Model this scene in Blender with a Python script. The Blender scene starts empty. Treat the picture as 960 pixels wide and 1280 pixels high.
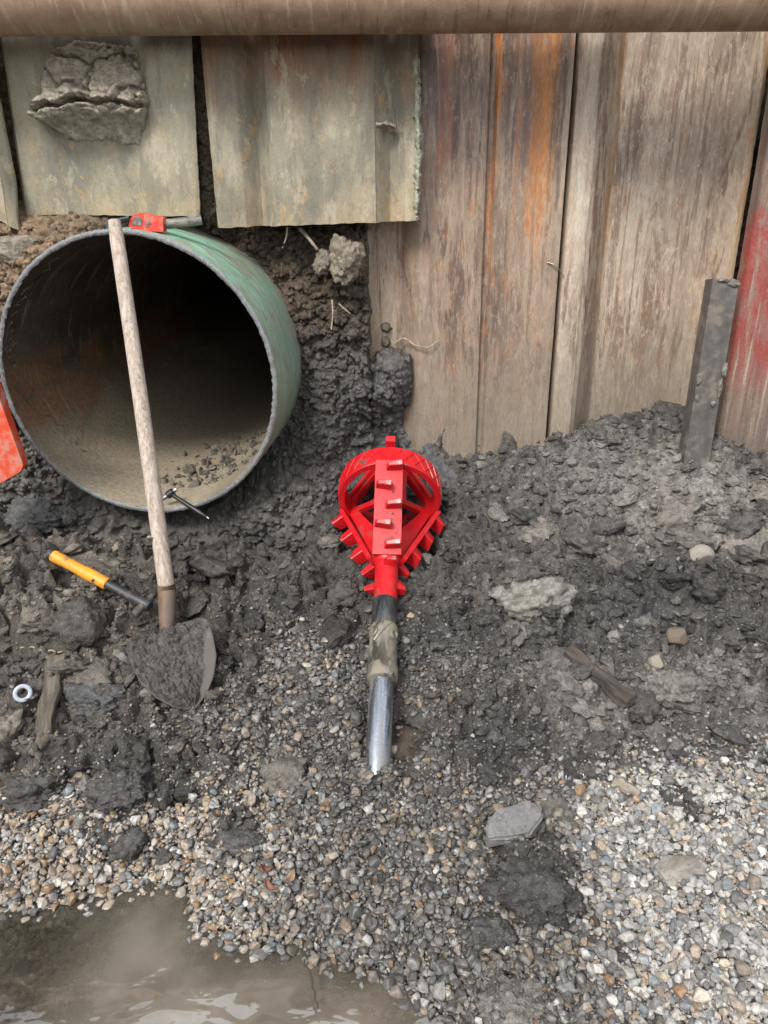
import bpy, bmesh, math
import numpy as np
from math import sin, cos, pi, radians
from mathutils import Matrix, Vector

SC = bpy.context.scene
COL = SC.collection
rng = np.random.default_rng(7)

# ------------------------------------------------------------------ camera
CAM = np.array([0.0, 0.0, 1.25]); TH = radians(23); RO = radians(0.8); FPX = 924.0
_f = np.array([0, cos(TH), -sin(TH)]); _u0 = np.array([0, sin(TH), cos(TH)]); _r0 = np.array([1.0, 0, 0])
_r = _r0 * cos(RO) - _u0 * sin(RO); _u = _u0 * cos(RO) + _r0 * sin(RO)
cam = bpy.data.cameras.new('camera'); camo = bpy.data.objects.new('camera', cam); COL.objects.link(camo)
cam.sensor_fit = 'VERTICAL'; cam.sensor_height = 36; cam.sensor_width = 36; cam.lens = FPX / 1280 * 36
cam.clip_start = 0.02; cam.clip_end = 500
M = Matrix.Identity(4)
for i in range(3):
    M[i][0] = _r[i]; M[i][1] = _u[i]; M[i][2] = -_f[i]; M[i][3] = CAM[i]
camo.matrix_world = M
SC.camera = camo

# ------------------------------------------------------------------ light
SUN_EL, SUN_AZ = radians(47), radians(210)      # azimuth clockwise from +Y (north): behind the camera, a little left
W = bpy.data.worlds.new('World'); SC.world = W; W.use_nodes = True
nt = W.node_tree; nt.nodes.clear()
wo = nt.nodes.new('ShaderNodeOutputWorld'); bg = nt.nodes.new('ShaderNodeBackground')
sk = nt.nodes.new('ShaderNodeTexSky'); sk.sky_type = 'NISHITA'; sk.sun_disc = False
sk.sun_elevation = SUN_EL; sk.sun_rotation = SUN_AZ; sk.air_density = 1.0; sk.dust_density = 3.0; sk.ozone_density = 1.0
hs = nt.nodes.new('ShaderNodeHueSaturation'); hs.inputs['Saturation'].default_value = 0.6
tc = nt.nodes.new('ShaderNodeTexCoord'); cn = nt.nodes.new('ShaderNodeTexNoise'); cn.inputs['Scale'].default_value = 3.2; cn.inputs['Detail'].default_value = 6; cn.inputs['Roughness'].default_value = .55
cm = nt.nodes.new('ShaderNodeMapRange'); cm.interpolation_type = 'SMOOTHSTEP'; cm.inputs[1].default_value = .42; cm.inputs[2].default_value = .60      # broken white cloud all over the sky
cx = nt.nodes.new('ShaderNodeMix'); cx.data_type = 'RGBA'; cx.inputs[7].default_value = (19, 19.3, 19.8, 1)
nt.links.new(tc.outputs['Generated'], cn.inputs['Vector']); nt.links.new(cn.outputs[0], cm.inputs[0]); nt.links.new(cm.outputs[0], cx.inputs[0])
nt.links.new(sk.outputs[0], hs.inputs['Color']); nt.links.new(hs.outputs[0], cx.inputs[6]); nt.links.new(cx.outputs[2], bg.inputs[0]); nt.links.new(bg.outputs[0], wo.inputs[0])
bg.inputs[1].default_value = 0.062
sl = bpy.data.lights.new('sun', 'SUN'); slo = bpy.data.objects.new('sun', sl); COL.objects.link(slo)
sl.energy = 1.5; sl.angle = radians(17); sl.color = (1.0, 0.965, 0.91)
sd = Vector((sin(SUN_AZ) * cos(SUN_EL), cos(SUN_AZ) * cos(SUN_EL), sin(SUN_EL)))
slo.rotation_euler = sd.to_track_quat('Z', 'Y').to_euler(); slo.location = (0, -2, 6)
SC.view_settings.view_transform = 'Standard'; SC.view_settings.look = 'None'
SC.view_settings.gamma = 1; SC.view_settings.exposure = 1.27
SC.render.engine = 'CYCLES'
SC.cycles.use_denoising = True; SC.cycles.max_bounces = 8; SC.cycles.transparent_max_bounces = 12

# ------------------------------------------------------------------ maths helpers
def ray(px, py): return _f + _r * (px - 480) / FPX - _u * (py - 640) / FPX
def UY(px, py, Y):
    d = ray(px, py); return CAM + d * (Y / d[1])
def UZ(px, py, Z):
    d = ray(px, py); return CAM + d * ((Z - CAM[2]) / d[2])
def sstep(a, b, x):
    t = np.clip((np.asarray(x, float) - a) / (b - a), 0, 1); return t * t * (3 - 2 * t)
def lerp(a, b, t): return a + (b - a) * t

def _h(ix, iy, s):
    ix = np.asarray(ix).astype(np.int64).astype(np.uint32); iy = np.asarray(iy).astype(np.int64).astype(np.uint32)
    h = ix * np.uint32(374761393) + iy * np.uint32(668265263) + np.uint32((s * 2246822519) & 0xffffffff)
    h = (h ^ (h >> np.uint32(13))) * np.uint32(1274126177)
    h = (h ^ (h >> np.uint32(16))) * np.uint32(2246822519)
    return (h ^ (h >> np.uint32(15))).astype(np.float64) / 4294967295.0
def perlin(x, y, s=0):
    x0 = np.floor(x); y0 = np.floor(y); fx = x - x0; fy = y - y0
    u = fx * fx * fx * (fx * (fx * 6 - 15) + 10); v = fy * fy * fy * (fy * (fy * 6 - 15) + 10)
    def g(i, j):
        a = _h(x0 + i, y0 + j, s) * 2 * pi
        return np.cos(a) * (fx - i) + np.sin(a) * (fy - j)
    return lerp(lerp(g(0, 0), g(1, 0), u), lerp(g(0, 1), g(1, 1), u), v) * 1.45
def fbm(x, y, o=4, s=0, gain=.5, lac=2.03):
    r = 0; a = 1; t = 0
    for k in range(o):
        r = r + a * perlin(x, y, s + 17 * k); t += a; a *= gain; x = x * lac + 3.1; y = y * lac - 1.7
    return r / t
def ridged(x, y, o=4, s=0):
    r = 0; a = 1; t = 0
    for k in range(o):
        r = r + a * (1 - 2 * np.abs(perlin(x, y, s + 31 * k))); t += a; a *= .55; x = x * 2.1 + 5; y = y * 2.1 - 2
    return r / t
def worley(x, y, s=0):
    x0 = np.floor(x); y0 = np.floor(y)
    f1 = np.full(np.shape(x), 9.0); f2 = f1.copy(); hid = np.zeros(np.shape(x))
    for i in (-1, 0, 1):
        for j in (-1, 0, 1):
            cx = x0 + i; cy = y0 + j
            d = (cx + .1 + .8 * _h(cx, cy, s) - x) ** 2 + (cy + .1 + .8 * _h(cx, cy, s + 5) - y) ** 2
            q = _h(cx, cy, s + 9); c = d < f1
            f2 = np.where(c, f1, np.minimum(f2, d)); hid = np.where(c, q, hid); f1 = np.where(c, d, f1)
    return np.sqrt(f1), np.sqrt(f2), hid
def lumps(x, y, s, warp=.35):
    """blocky clods: each cell a tilted rounded block, dark joints between them"""
    wx = x + warp * perlin(x * 1.7, y * 1.7, s + 3); wy = y + warp * perlin(x * 1.7 + 9, y * 1.7, s + 4)
    a, b, h = worley(wx, wy, s)
    e = sstep(0.0, .36, b - a)
    return (h * .75 + .35 * (1 - a * a)) * e - .15 * (1 - e)
def poly_sd(x, y, P):
    """signed distance to a polygon, positive inside"""
    P = np.asarray(P, float); d = np.full(np.shape(x), 1e9); ins = np.zeros(np.shape(x), bool)
    for k in range(len(P)):
        a = P[k]; b = P[(k + 1) % len(P)]; e = b - a
        t = np.clip(((x - a[0]) * e[0] + (y - a[1]) * e[1]) / (e @ e + 1e-12), 0, 1)
        d = np.minimum(d, np.hypot(x - a[0] - t * e[0], y - a[1] - t * e[1]))
        c = (a[1] > y) != (b[1] > y)
        ins ^= c & (x < (b[0] - a[0]) * (y - a[1]) / (b[1] - a[1] + 1e-12) + a[0])
    return np.where(ins, d, -d)

# ------------------------------------------------------------------ object helpers
def tag(o, label=None, cat=None, group=None, kind=None):
    if label: o['label'] = label
    if cat: o['category'] = cat
    if group: o['group'] = group
    if kind: o['kind'] = kind
    return o
def empty(name, loc, label, cat, group=None):
    o = bpy.data.objects.new(name, None); o.empty_display_size = .05; COL.objects.link(o)
    o.location = loc
    return tag(o, label, cat, group)
def mesh_np(name, V, Q, mats=(), smooth=True):
    """V (n,3) floats, Q (m,4) or (m,3) ints"""
    me = bpy.data.meshes.new(name); V = np.asarray(V, np.float32); Q = np.asarray(Q, np.int32)
    me.vertices.add(len(V)); me.vertices.foreach_set('co', V.ravel())
    k = Q.shape[1]; me.loops.add(Q.size); me.loops.foreach_set('vertex_index', Q.ravel())
    me.polygons.add(len(Q)); me.polygons.foreach_set('loop_start', np.arange(len(Q), dtype=np.int32) * k)
    for m in mats: me.materials.append(m)
    me.update(calc_edges=True)
    if smooth: me.polygons.foreach_set('use_smooth', np.ones(len(Q), bool))
    me.validate()
    return me
def link(name, me, parent=None, loc=None):
    o = bpy.data.objects.new(name, me); COL.objects.link(o)
    if parent: o.parent = parent
    if loc is not None: o.location = loc
    return o
def rebase(V):
    V = np.asarray(V, float); b = np.array([(V[:, 0].min() + V[:, 0].max()) / 2, (V[:, 1].min() + V[:, 1].max()) / 2, V[:, 2].min()])
    return V - b, b
def bm_obj(name, bm, mat, parent=None, smooth=False, loc=None, bevel=0, seg=2):
    if bevel:
        es = [e for e in bm.edges if len(e.link_faces) == 2 and e.calc_face_angle(0) > .5]
        bmesh.ops.bevel(bm, geom=es, offset=bevel, segments=seg, affect='EDGES', profile=.6)
    bmesh.ops.recalc_face_normals(bm, faces=bm.faces)
    me = bpy.data.meshes.new(name); bm.to_mesh(me); bm.free()
    me.materials.append(mat)
    if smooth:
        me.polygons.foreach_set('use_smooth', np.ones(len(me.polygons), bool))
        me.set_sharp_from_angle(angle=radians(38))
    return link(name, me, parent, loc)
def add_box(bm, c, s, rot=None):
    vs = []
    R = rot or Matrix.Identity(3)
    for i in (-1, 1):
        for j in (-1, 1):
            for k in (-1, 1):
                vs.append(bm.verts.new(Vector(c) + R @ Vector((i * s[0] / 2, j * s[1] / 2, k * s[2] / 2))))
    for f in ((0, 1, 3, 2), (4, 6, 7, 5), (0, 4, 5, 1), (2, 3, 7, 6), (0, 2, 6, 4), (1, 5, 7, 3)):
        bm.faces.new([vs[i] for i in f])
def add_lathe(bm, prof, seg=32, cap=True, M=None):
    rings = []
    for r, z in prof:
        rings.append([bm.verts.new((M @ Vector((r * cos(2 * pi * k / seg), r * sin(2 * pi * k / seg), z))) if M else (r * cos(2 * pi * k / seg), r * sin(2 * pi * k / seg), z)) for k in range(seg)])
    for a, b in zip(rings, rings[1:]):
        for k in range(seg): bm.faces.new((a[k], a[(k + 1) % seg], b[(k + 1) % seg], b[k]))
    if cap: bm.faces.new(rings[0][::-1]); bm.faces.new(rings[-1])
def add_prism(bm, pts, dirv):
    """closed polygon pts (3D) extruded along dirv"""
    a = [bm.verts.new(p) for p in pts]; b = [bm.verts.new(Vector(p) + Vector(dirv)) for p in pts]
    bm.faces.new(a[::-1]); bm.faces.new(b)
    for k in range(len(a)): bm.faces.new((a[k], a[(k + 1) % len(a)], b[(k + 1) % len(a)], b[k]))
def tube_mesh(bm, pts, rad, seg=10):
    pts = [Vector(p) for p in pts]; rings = []
    for i, p in enumerate(pts):
        t = (pts[min(i + 1, len(pts) - 1)] - pts[max(i - 1, 0)]).normalized()
        a = t.cross(Vector((0, 0, 1)) if abs(t.z) < .9 else Vector((1, 0, 0))).normalized(); b = t.cross(a)
        r = float(rad[i] if hasattr(rad, "__len__") else rad)
        rings.append([bm.verts.new(p + r * (a * cos(2 * pi * k / seg) + b * sin(2 * pi * k / seg))) for k in range(seg)])
    for a, b in zip(rings, rings[1:]):
        for k in range(seg): bm.faces.new((a[k], a[(k + 1) % seg], b[(k + 1) % seg], b[k]))
    bm.faces.new(rings[0][::-1]); bm.faces.new(rings[-1])
def frame_from(z, x=(1, 0, 0)):
    z = Vector(z).normalized(); x = Vector(x); x = (x - z * x.dot(z)).normalized(); y = z.cross(x)
    return Matrix((x, y, z)).transposed()

# ------------------------------------------------------------------ material helpers
class NT:
    def __init__(s, name):
        s.m = bpy.data.materials.new(name); s.m.use_nodes = True; s.t = s.m.node_tree
        s.b = s.t.nodes['Principled BSDF']; s.out = s.t.nodes['Material Output']
    def n(s, typ, **kw):
        d = s.t.nodes.new('ShaderNode' + typ)
        for k, v in kw.items(): setattr(d, k, v)
        return d
    def put(s, sock, v):
        if isinstance(v, bpy.types.NodeSocket): s.t.links.new(v, sock)
        elif v is not None:
            if hasattr(sock.default_value, '__len__') and not hasattr(v, '__len__'): v = (v,) * len(sock.default_value)
            if hasattr(v, '__len__') and len(v) == 3 and len(sock.default_value) == 4: v = (*v, 1)
            sock.default_value = v
    def pos(s): return s.n('NewGeometry').outputs['Position']
    def obj(s): return s.n('TexCoord').outputs['Object']
    def map(s, v, sc=(1, 1, 1), loc=(0, 0, 0), rot=(0, 0, 0)):
        d = s.n('Mapping'); s.put(d.inputs[0], v); d.inputs['Scale'].default_value = sc; d.inputs['Location'].default_value = loc; d.inputs['Rotation'].default_value = rot
        return d.outputs[0]
    def noise(s, v, scale=1, det=5, rough=.55, dist=0):
        d = s.n('TexNoise'); s.put(d.inputs['Vector'], v); d.inputs['Scale'].default_value = scale
        d.inputs['Detail'].default_value = det; d.inputs['Roughness'].default_value = rough; d.inputs['Distortion'].default_value = dist
        return d.outputs[0]
    def voro(s, v, scale=1, feat='F1'):
        d = s.n('TexVoronoi', feature=feat); s.put(d.inputs['Vector'], v); d.inputs['Scale'].default_value = scale
        return d.outputs['Distance']
    def rng(s, v, a, b, c=0, d=1, smooth=True):
        m = s.n('MapRange'); m.interpolation_type = 'SMOOTHSTEP' if smooth else 'LINEAR'
        s.put(m.inputs[0], v); m.inputs[1].default_value = a; m.inputs[2].default_value = b; m.inputs[3].default_value = c; m.inputs[4].default_value = d
        return m.outputs[0]
    def mix(s, f, a, b, mode='MIX'):
        d = s.n('Mix', data_type='RGBA', blend_type=mode); s.put(d.inputs[0], f); s.put(d.inputs[6], a); s.put(d.inputs[7], b)
        return d.outputs[2]
    def math(s, op, a, b=0, c=None):
        d = s.n('Math', operation=op); s.put(d.inputs[0], a); s.put(d.inputs[1], b)
        if c is not None: s.put(d.inputs[2], c)
        return d.outputs[0]
    def mul(s, *a):
        r = a[0]
        for b in a[1:]: r = s.math('MULTIPLY', r, b)
        return r
    def xyz(s, v):
        d = s.n('SeparateXYZ'); s.put(d.inputs[0], v); return d.outputs
    def bump(s, h, st=.3, dist=.01, nrm=None):
        d = s.n('Bump'); s.put(d.inputs['Height'], h); d.inputs['Strength'].default_value = st; d.inputs['Distance'].default_value = dist
        if nrm is not None: s.put(d.inputs['Normal'], nrm)
        return d.outputs[0]
    def attr(s, name, typ='GEOMETRY'):
        return s.n('Attribute', attribute_name=name, attribute_type=typ)
    def fin(s, col, rough=.6, metal=0, nrm=None, spec=None):
        s.put(s.b.inputs['Base Color'], col); s.put(s.b.inputs['Roughness'], rough); s.put(s.b.inputs['Metallic'], metal)
        if nrm is not None: s.put(s.b.inputs['Normal'], nrm)
        if spec is not None: s.put(s.b.inputs['Specular IOR Level'], spec)
        return s.m

def mat_soil(name, typ):
    k = NT(name); p = k.pos()
    a = k.attr('tint', typ); w = k.attr('wet', typ)
    n1 = k.noise(p, 55, 5, .65); n2 = k.noise(p, 320, 3, .7)
    v = k.rng(n1, .3, .72, .6, 1.5); v2 = k.rng(n2, .3, .7, .72, 1.3)
    vm = k.mul(v, v2)
    c = k.mix(1, a.outputs['Color'], k_comb(k, vm), 'MULTIPLY')
    sp = k.rng(k.noise(p, 210, 1, .5), .67, .72)           # pale grit grains in the soil
    c = k.mix(k.mul(sp, .5), c, (.33, .30, .26))
    h = k.math('ADD', k.mul(n1, .9), k.mul(n2, .45))
    rough = k.math('SUBTRACT', .93, k.mul(w.outputs['Fac'], k.rng(n1, .35, .65, .42, .74)))
    return k.fin(c, rough, 0, k.bump(h, .85, .009), .5)
def k_comb(k, v):
    d = k.n('CombineColor')
    for i in range(3): k.put(d.inputs[i], v)
    return d.outputs[0]
def mat_stone():
    k = NT('gravel_stone'); o = k.obj(); p = k.pos()
    a = k.attr('tint', 'INSTANCER'); w = k.attr('wet', 'INSTANCER')
    n1 = k.noise(p, 130, 4, .7); n2 = k.noise(p, 700, 2, .6)
    v = k.mul(k.rng(n1, .3, .7, .68, 1.28), k.rng(n2, .3, .7, .82, 1.2))
    c = k.mix(1, a.outputs['Color'], k_comb(k, v), 'MULTIPLY')
    rough = k.math('SUBTRACT', .85, k.mul(w.outputs['Fac'], .55))
    return k.fin(c, rough, 0, k.bump(n1, .35, .003), .5)
def mat_plain(name, col, rough=.6, metal=0, var=.25, scale=60, bump=.15, dirt=None, dirt_amt=.5, dist=.003):
    k = NT(name); p = k.obj(); n = k.noise(p, scale, 6, .65); n2 = k.noise(p, scale * .23, 4, .6)
    c = k.mix(1, col, k_comb(k, k.rng(n, .25, .75, 1 - var, 1 + var)), 'MULTIPLY')
    r = rough
    if dirt is not None:
        dm = k.rng(k.math('ADD', k.mul(n, .5), k.mul(n2, .5)), .62 - .3 * dirt_amt, .74 - .3 * dirt_amt)
        c = k.mix(dm, c, dirt); r = k.math('ADD', k.mul(dm, .85 - rough), rough)
        if metal: metal = k.mul(k.math('SUBTRACT', 1, dm), metal)
    return k.fin(c, r, metal, k.bump(n, bump, dist))

MUD_D = (.026, .0255, .025); MUD_M = (.064, .061, .057); MUD_L = (.185, .174, .158)

def mat_pile(name, seed, base, pale, dark, orange, top, bands, orange_amt, smear, drip=.6):
    """weathered steel sheet: vertical runs of mud and rust. bands: list of (x centre, half width, colour, amount)"""
    k = NT(name); p = k.map(k.pos(), loc=(seed, 0, seed)); X = k.xyz(k.pos())
    big = k.noise(k.map(p, (3, 3, 1.1)), 1, 4, .6)
    st = k.noise(k.map(p, (36, 14, 3.6)), 1, 7, .7, .9)
    st2 = k.noise(k.map(p, (11, 6, 1.3)), 1, 5, .6, .7)
    fl = k.noise(k.map(p, (52, 30, 17)), 1, 7, .75, .6)
    fine = k.noise(k.map(p, (260, 120, 60)), 1, 4, .7)
    blot = k.noise(k.map(p, (38, 20, 15)), 1, 6, .72, .5)
    c = k.mix(k.rng(big, .35, .65), base, pale)
    c = k.mix(k.mul(k.rng(st2, .47, .62), .42), c, dark)
    up = k.rng(k.math('ADD', X[2], k.mul(k.math('SUBTRACT', st, .5), 1.1)), 1.18, 1.62)
    c = k.mix(k.mul(up, top), c, dark)
    c = k.mix(k.mul(k.rng(st, .525, .565), k.rng(k.noise(k.map(p, (6, 6, 2.0)), 1, 3), .42, .54), .8), c, dark)
    c = k.mix(k.mul(k.rng(fl, .53, .57), k.rng(k.noise(k.map(p, (5, 5, 3), loc=(4, 0, 2)), 1, 3), .47, .60), .55), c, dark)
    dr = k.noise(k.map(p, (58, 14, 1.5)), 1, 3, .5, .25)
    c = k.mix(k.mul(k.rng(dr, .565, .59), k.rng(k.noise(k.map(p, (9, 5, 1.6), loc=(1, 0, 5)), 1, 2), .42, .52), drip), c, tuple(x * .95 for x in dark))
    c = k.mix(k.mul(k.rng(fl, .46, .41), .4), c, tuple(x * 1.15 for x in pale))
    c = k.mix(k.mul(k.rng(st, .47, .40), k.rng(st2, .6, .4), .55), c, pale)
    for cx, hw, col, amt, za, zb in bands:
        d = k.math('ABSOLUTE', k.math('SUBTRACT', k.math('ADD', X[0], k.mul(k.math('SUBTRACT', st2, .5), .06)), cx))
        c = k.mix(k.mul(k.rng(d, hw, hw * .3), k.rng(X[2], za, zb), amt, k.rng(st, .36, .56)), c, col)
    c = k.mix(k.mul(k.rng(k.math('ADD', blot, k.mul(k.math('SUBTRACT', st, .5), .5)), .57, .62), orange_amt), c, orange)
    # splashes of dried mud
    spl = k.rng(k.noise(k.map(p, (80, 50, 24)), 1, 5, .75), .57, .62)
    c = k.mix(k.mul(spl, smear), c, pale)
    # grey mud film near the ground
    c = k.mix(k.mul(k.rng(k.math('ADD', X[2], k.mul(k.math('SUBTRACT', blot, .5), .45)), .98, .56), .78), c, (.215, .180, .140))
    c = k.mix(1, c, k_comb(k, k.rng(fine, .2, .8, .78, 1.22)), 'MULTIPLY')
    h = k.math('ADD', k.math('ADD', k.mul(fine, .35), k.mul(blot, .8)), k.mul(fl, .7))
    return k.fin(c, k.rng(st2, .35, .65, .36, .66), 0, k.bump(h, .4, .004), .5)

def mat_plate(name, seed, rust_z, rust_amt):
    """thin grey-olive mud coat over rusted steel"""
    k = NT(name); p = k.map(k.pos(), loc=(seed, 0, -seed)); X = k.xyz(k.pos())
    big = k.noise(k.map(p, (4.5, 4, 2.0)), 1, 5, .62, .1)
    st = k.noise(k.map(p, (32, 12, 4.5)), 1, 7, .72, .3)
    blot = k.noise(k.map(p, (26, 14, 17)), 1, 8, .76, .25)
    fine = k.noise(k.map(p, (210, 120, 150)), 1, 4, .7)
    c = k.mix(k.rng(big, .36, .64), (.190, .178, .138), (.375, .340, .250))
    c = k.mix(k.mul(k.rng(st, .54, .66), .4), c, (.15, .145, .125))
    c = k.mix(k.mul(k.rng(blot, .53, .64), k.rng(big, .62, .42), .65), c, (.42, .28, .13))
    c = k.mix(k.mul(k.rng(blot, .66, .72), .6), c, (.33, .125, .045))
    c = k.mix(k.mul(k.rng(st, .42, .33), k.rng(big, .6, .4), .55), c, (.45, .42, .33))
    rz = k.rng(k.math('ADD', X[2], k.mul(k.math('SUBTRACT', st, .5), .35)), rust_z - .12, rust_z + .13)
    c = k.mix(k.mul(rz, k.rng(big, .3, .55), rust_amt), c, (.19, .070, .026))
    low = k.rng(k.math('ADD', X[2], k.mul(k.math('SUBTRACT', blot, .5), .5)), 1.34, 1.20)
    c = k.mix(k.mul(low, k.rng(big, .4, .6), .5), c, (.36, .235, .12))
    pit = k.rng(k.noise(k.map(p, (120, 60, 110)), 1, 5, .75), .63, .70)
    c = k.mix(k.mul(pit, .55), c, (.10, .09, .075))
    stn = k.noise(k.map(p, (11, 6, 5), loc=(3, 1, 7)), 1, 7, .74, .15)
    c = k.mix(k.mul(k.rng(stn, .50, .60), .5), c, (.135, .130, .108))
    c = k.mix(k.mul(k.rng(stn, .44, .38), .45), c, (.46, .42, .32))
    c = k.mix(1, c, k_comb(k, k.rng(fine, .2, .8, .86, 1.14)), 'MULTIPLY')
    h = k.math('ADD', k.math('ADD', k.mul(fine, .2), k.mul(blot, 1.1)), k.mul(pit, -.3))
    return k.fin(c, .8, 0, k.bump(h, .6, .006), .35)

M_SOIL = mat_soil('wet_soil', 'GEOMETRY'); M_CRUMB = mat_soil('soil_crumb', 'INSTANCER'); M_STONE = mat_stone()

# ------------------------------------------------------------------ the ground
PC = np.array([-.670, 2.0, .799]); PA = np.array([sin(radians(6)), cos(radians(6)), 0]); PR = .39     # big pipe: rim centre, axis, radius
SHORE = np.array([UZ(x, y, 0)[:2] for x, y in ((-700, 1120), (-200, 1118), (0, 1116), (70, 1114), (130, 1106), (200, 1090), (240, 1096), (244, 1150), (300, 1166), (370, 1172), (430, 1190), (490, 1212), (540, 1250), (575, 1285), (640, 1400), (760, 1700))])
def gbase(x, y):
    g = np.interp(y, [-60, -9, -4.5, -3.0, .3, .8, 1.0, 1.26, 1.6, 2.0, 2.28, 2.7], [1.92, 1.92, 1.85, .1, -.04, 0.0, .04, .10, .215, .36, .46, .5])
    g = g + .05 * sstep(.1, .6, x) * sstep(1.2, .8, y) * sstep(-2, 0, y)
    g = np.maximum(g, np.interp(np.abs(x), [0, 3.2, 4.5, 9], [-1, -.2, 1.85, 1.92]))
    g = g + .125 * np.exp(-((x - .78) / .34) ** 2 - ((y - 2.25) / .22) ** 2)
    g = g + .05 * np.exp(-((x - 1.05) / .25) ** 2 - ((y - 2.1) / .25) ** 2)
    g = g + .045 * np.exp(-((x + .95) / .3) ** 2 - ((y - 1.75) / .22) ** 2)
    g = g - .13 * np.exp(-((x + .62) / .44) ** 4) * sstep(1.90, 2.0, y)
    # the puddle
    d = y - np.interp(x, SHORE[:, 0], SHORE[:, 1]); near = (y > -2.5)
    tgt = np.where(d < 0, np.maximum(d * .30, -.055), np.minimum(d * .12 + .003, .05))
    w = np.where(d < 0, 1.0, np.exp(-(np.maximum(d, 0) / .13) ** 2)) * sstep(.75, .35, x - .25) * sstep(-.2, .3, y) * sstep(-2.2, -1.6, x)
    return np.where(near, lerp(g, tgt, w), g)
def gpix(px, py):
    """where the view ray meets the bare ground"""
    d = ray(px, py); t = np.linspace(.5, 3.2, 1600)
    q = CAM + np.outer(t, d); below = q[:, 2] < gbase(q[:, 0], q[:, 1])
    return q[np.argmax(below)] if below.any() else q[-1]
def blob(x, y, px, py, rx, ry, p=2):
    c = gpix(px, py); return np.exp(-(((x - c[0]) / rx) ** 2 + ((y - c[1]) / ry) ** 2) ** (p / 2))

def gravel_cov(x, y):
    c = sstep(1.36, 1.10, y + .07 * fbm(x * 5, y * 5, 3, 60)) * .95
    c = np.maximum(c, .42 * sstep(1.55, 1.35, y + .08 * fbm(x * 6, y * 6, 3, 61)) * sstep(-.55, -.3, x) * sstep(.35, .1, x))
    c = np.maximum(c, .85 * blob(x, y, 385, 835, .14, .11)); c = np.maximum(c, .7 * blob(x, y, 310, 900, .18, .11))
    c = np.maximum(c, .8 * blob(x, y, 860, 1000, .28, .12)); c = np.maximum(c, .45 * blob(x, y, 560, 880, .2, .15))
    for px, py, rx, ry, a in ((300, 1048, .06, .06, 1), (665, 1105, .11, .075, 1), (645, 1255, .085, .05, .9), (150, 975, .09, .06, 1), (590, 1170, .05, .03, .6),
                              (620, 940, .12, .10, .95), (240, 960, .12, .07, .5), (40, 960, .10, .07, .9), (770, 950, .16, .06, .5), (760, 1180, .05, .03, .5), (640, 870, .2, .1, .6)):
        c = c * (1 - a * blob(x, y, px, py, rx, ry, 3))
    c = c * (1 - .7 * sstep(.10, .38, fbm(x * 7.5, y * 7.5, 3, 71)) * sstep(.95, 1.15, y))
    return np.clip(c, 0, 1)
def soil_tone(x, y):
    t = .36 + .30 * fbm(x * 3.2, y * 3.2, 4, 5) + .36 * fbm(x * 13, y * 13, 4, 6)
    for px, py, rx, ry, a in ((760, 600, .42, .24, .40), (920, 640, .25, .2, .32), (110, 650, .3, .16, .18), (60, 770, .22, .1, .16), (660, 740, .10, .05, .34), (880, 860, .26, .12, .26),
                              (700, 870, .22, .1, .22), (640, 1255, .09, .06, .3), (350, 680, .2, .2, -.14), (800, 735, .26, .06, -.26), (620, 930, .14, .1, -.18), (660, 1105, .12, .08, -.2),
                              (560, 640, .16, .12, -.12), (480, 560, .15, .12, -.08), (900, 740, .16, .06, -.24), (300, 1050, .1, .08, -.1), (130, 970, .12, .08, -.14)):
        t = t + a * blob(x, y, px, py, rx, ry)
    return np.clip(t, 0, 1)
def soil_tint(x, y, t=None):
    t = soil_tone(x, y) if t is None else t
    br = np.clip(.35 + .5 * fbm(x * 2.3 + 4, y * 2.3, 3, 8) + .5 * sstep(.2, -.6, x) * sstep(1.1, 1.5, y), 0, 1)
    d = np.array(MUD_D); m = np.array(MUD_M); l = np.array(MUD_L)
    t = t[..., None]; c = np.where(t < .5, lerp(d, m, t * 2), lerp(m, l, t * 2 - 1))
    return c * lerp(np.array([.96, .99, 1.05]), np.array([1.12, 1.0, .86]), br[..., None])
def soil_wet(x, y):
    w = .70 + .7 * fbm(x * 4, y * 4, 3, 44) - 1.1 * (blob(x, y, 780, 610, .45, .26)) - .6 * blob(x, y, 880, 1120, .35, .25) + .4 * blob(x, y, 500, 600, .25, .2)
    return np.clip(w, 0, 1)

fx = np.arange(-1.36, 1.321, .0038); fy = np.arange(.56, 2.45, .0038)
ox = np.array([1.4, 1.5, 1.65, 1.85, 2.1, 2.4, 2.8, 3.2, 3.6, 4, 4.5, 5.2, 6.5, 9, 15, 30, 60])
gx = np.concatenate([-ox[::-1], fx, ox]); gy = np.concatenate([[-60, -30, -15, -9, -6, -5, -4.5, -4, -3.5, -3, -2.4, -1.8, -1.2, -.8, -.4, -.1, .1, .25, .35, .43, .5], fy, [2.5, 2.7]])
GX, GY = np.meshgrid(gx, gy)
_tone = soil_tone(GX, GY); _cov = gravel_cov(GX, GY)
base = gbase(GX, GY)
rough_amp = np.clip(1 - _cov * 1.0, .12, 1) * (1 - .55 * blob(GX, GY, 800, 600, .42, .25)) * (1 + .7 * blob(GX, GY, 90, 730, .40, .25)) * (1 + .3 * blob(GX, GY, 800, 780, .4, .2))
water_d = GY - np.interp(GX, SHORE[:, 0], SHORE[:, 1])
rough_amp = rough_amp * lerp(.25, 1, sstep(-.02, .12, water_d))
iy0_ = 21
hgt = .034 * fbm(GX * 5.5, GY * 5.5, 5, 1, .58) + .042 * (lumps(GX * 8.5, GY * 9.5, 11, .8) - .4) + .019 * (lumps(GX * 19, GY * 21, 12, .6) - .4) + .010 * (ridged(GX * 12, GY * 12, 3, 18) - .3)
hgt = hgt + .012 * (lumps(GX * 41, GY * 44, 13) - .4) + .007 * ridged(GX * 30, GY * 30, 3, 14) + .005 * (lumps(GX * 88, GY * 92, 15) - .4) + .0022 * fbm(GX * 160, GY * 160, 2, 16)
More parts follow.
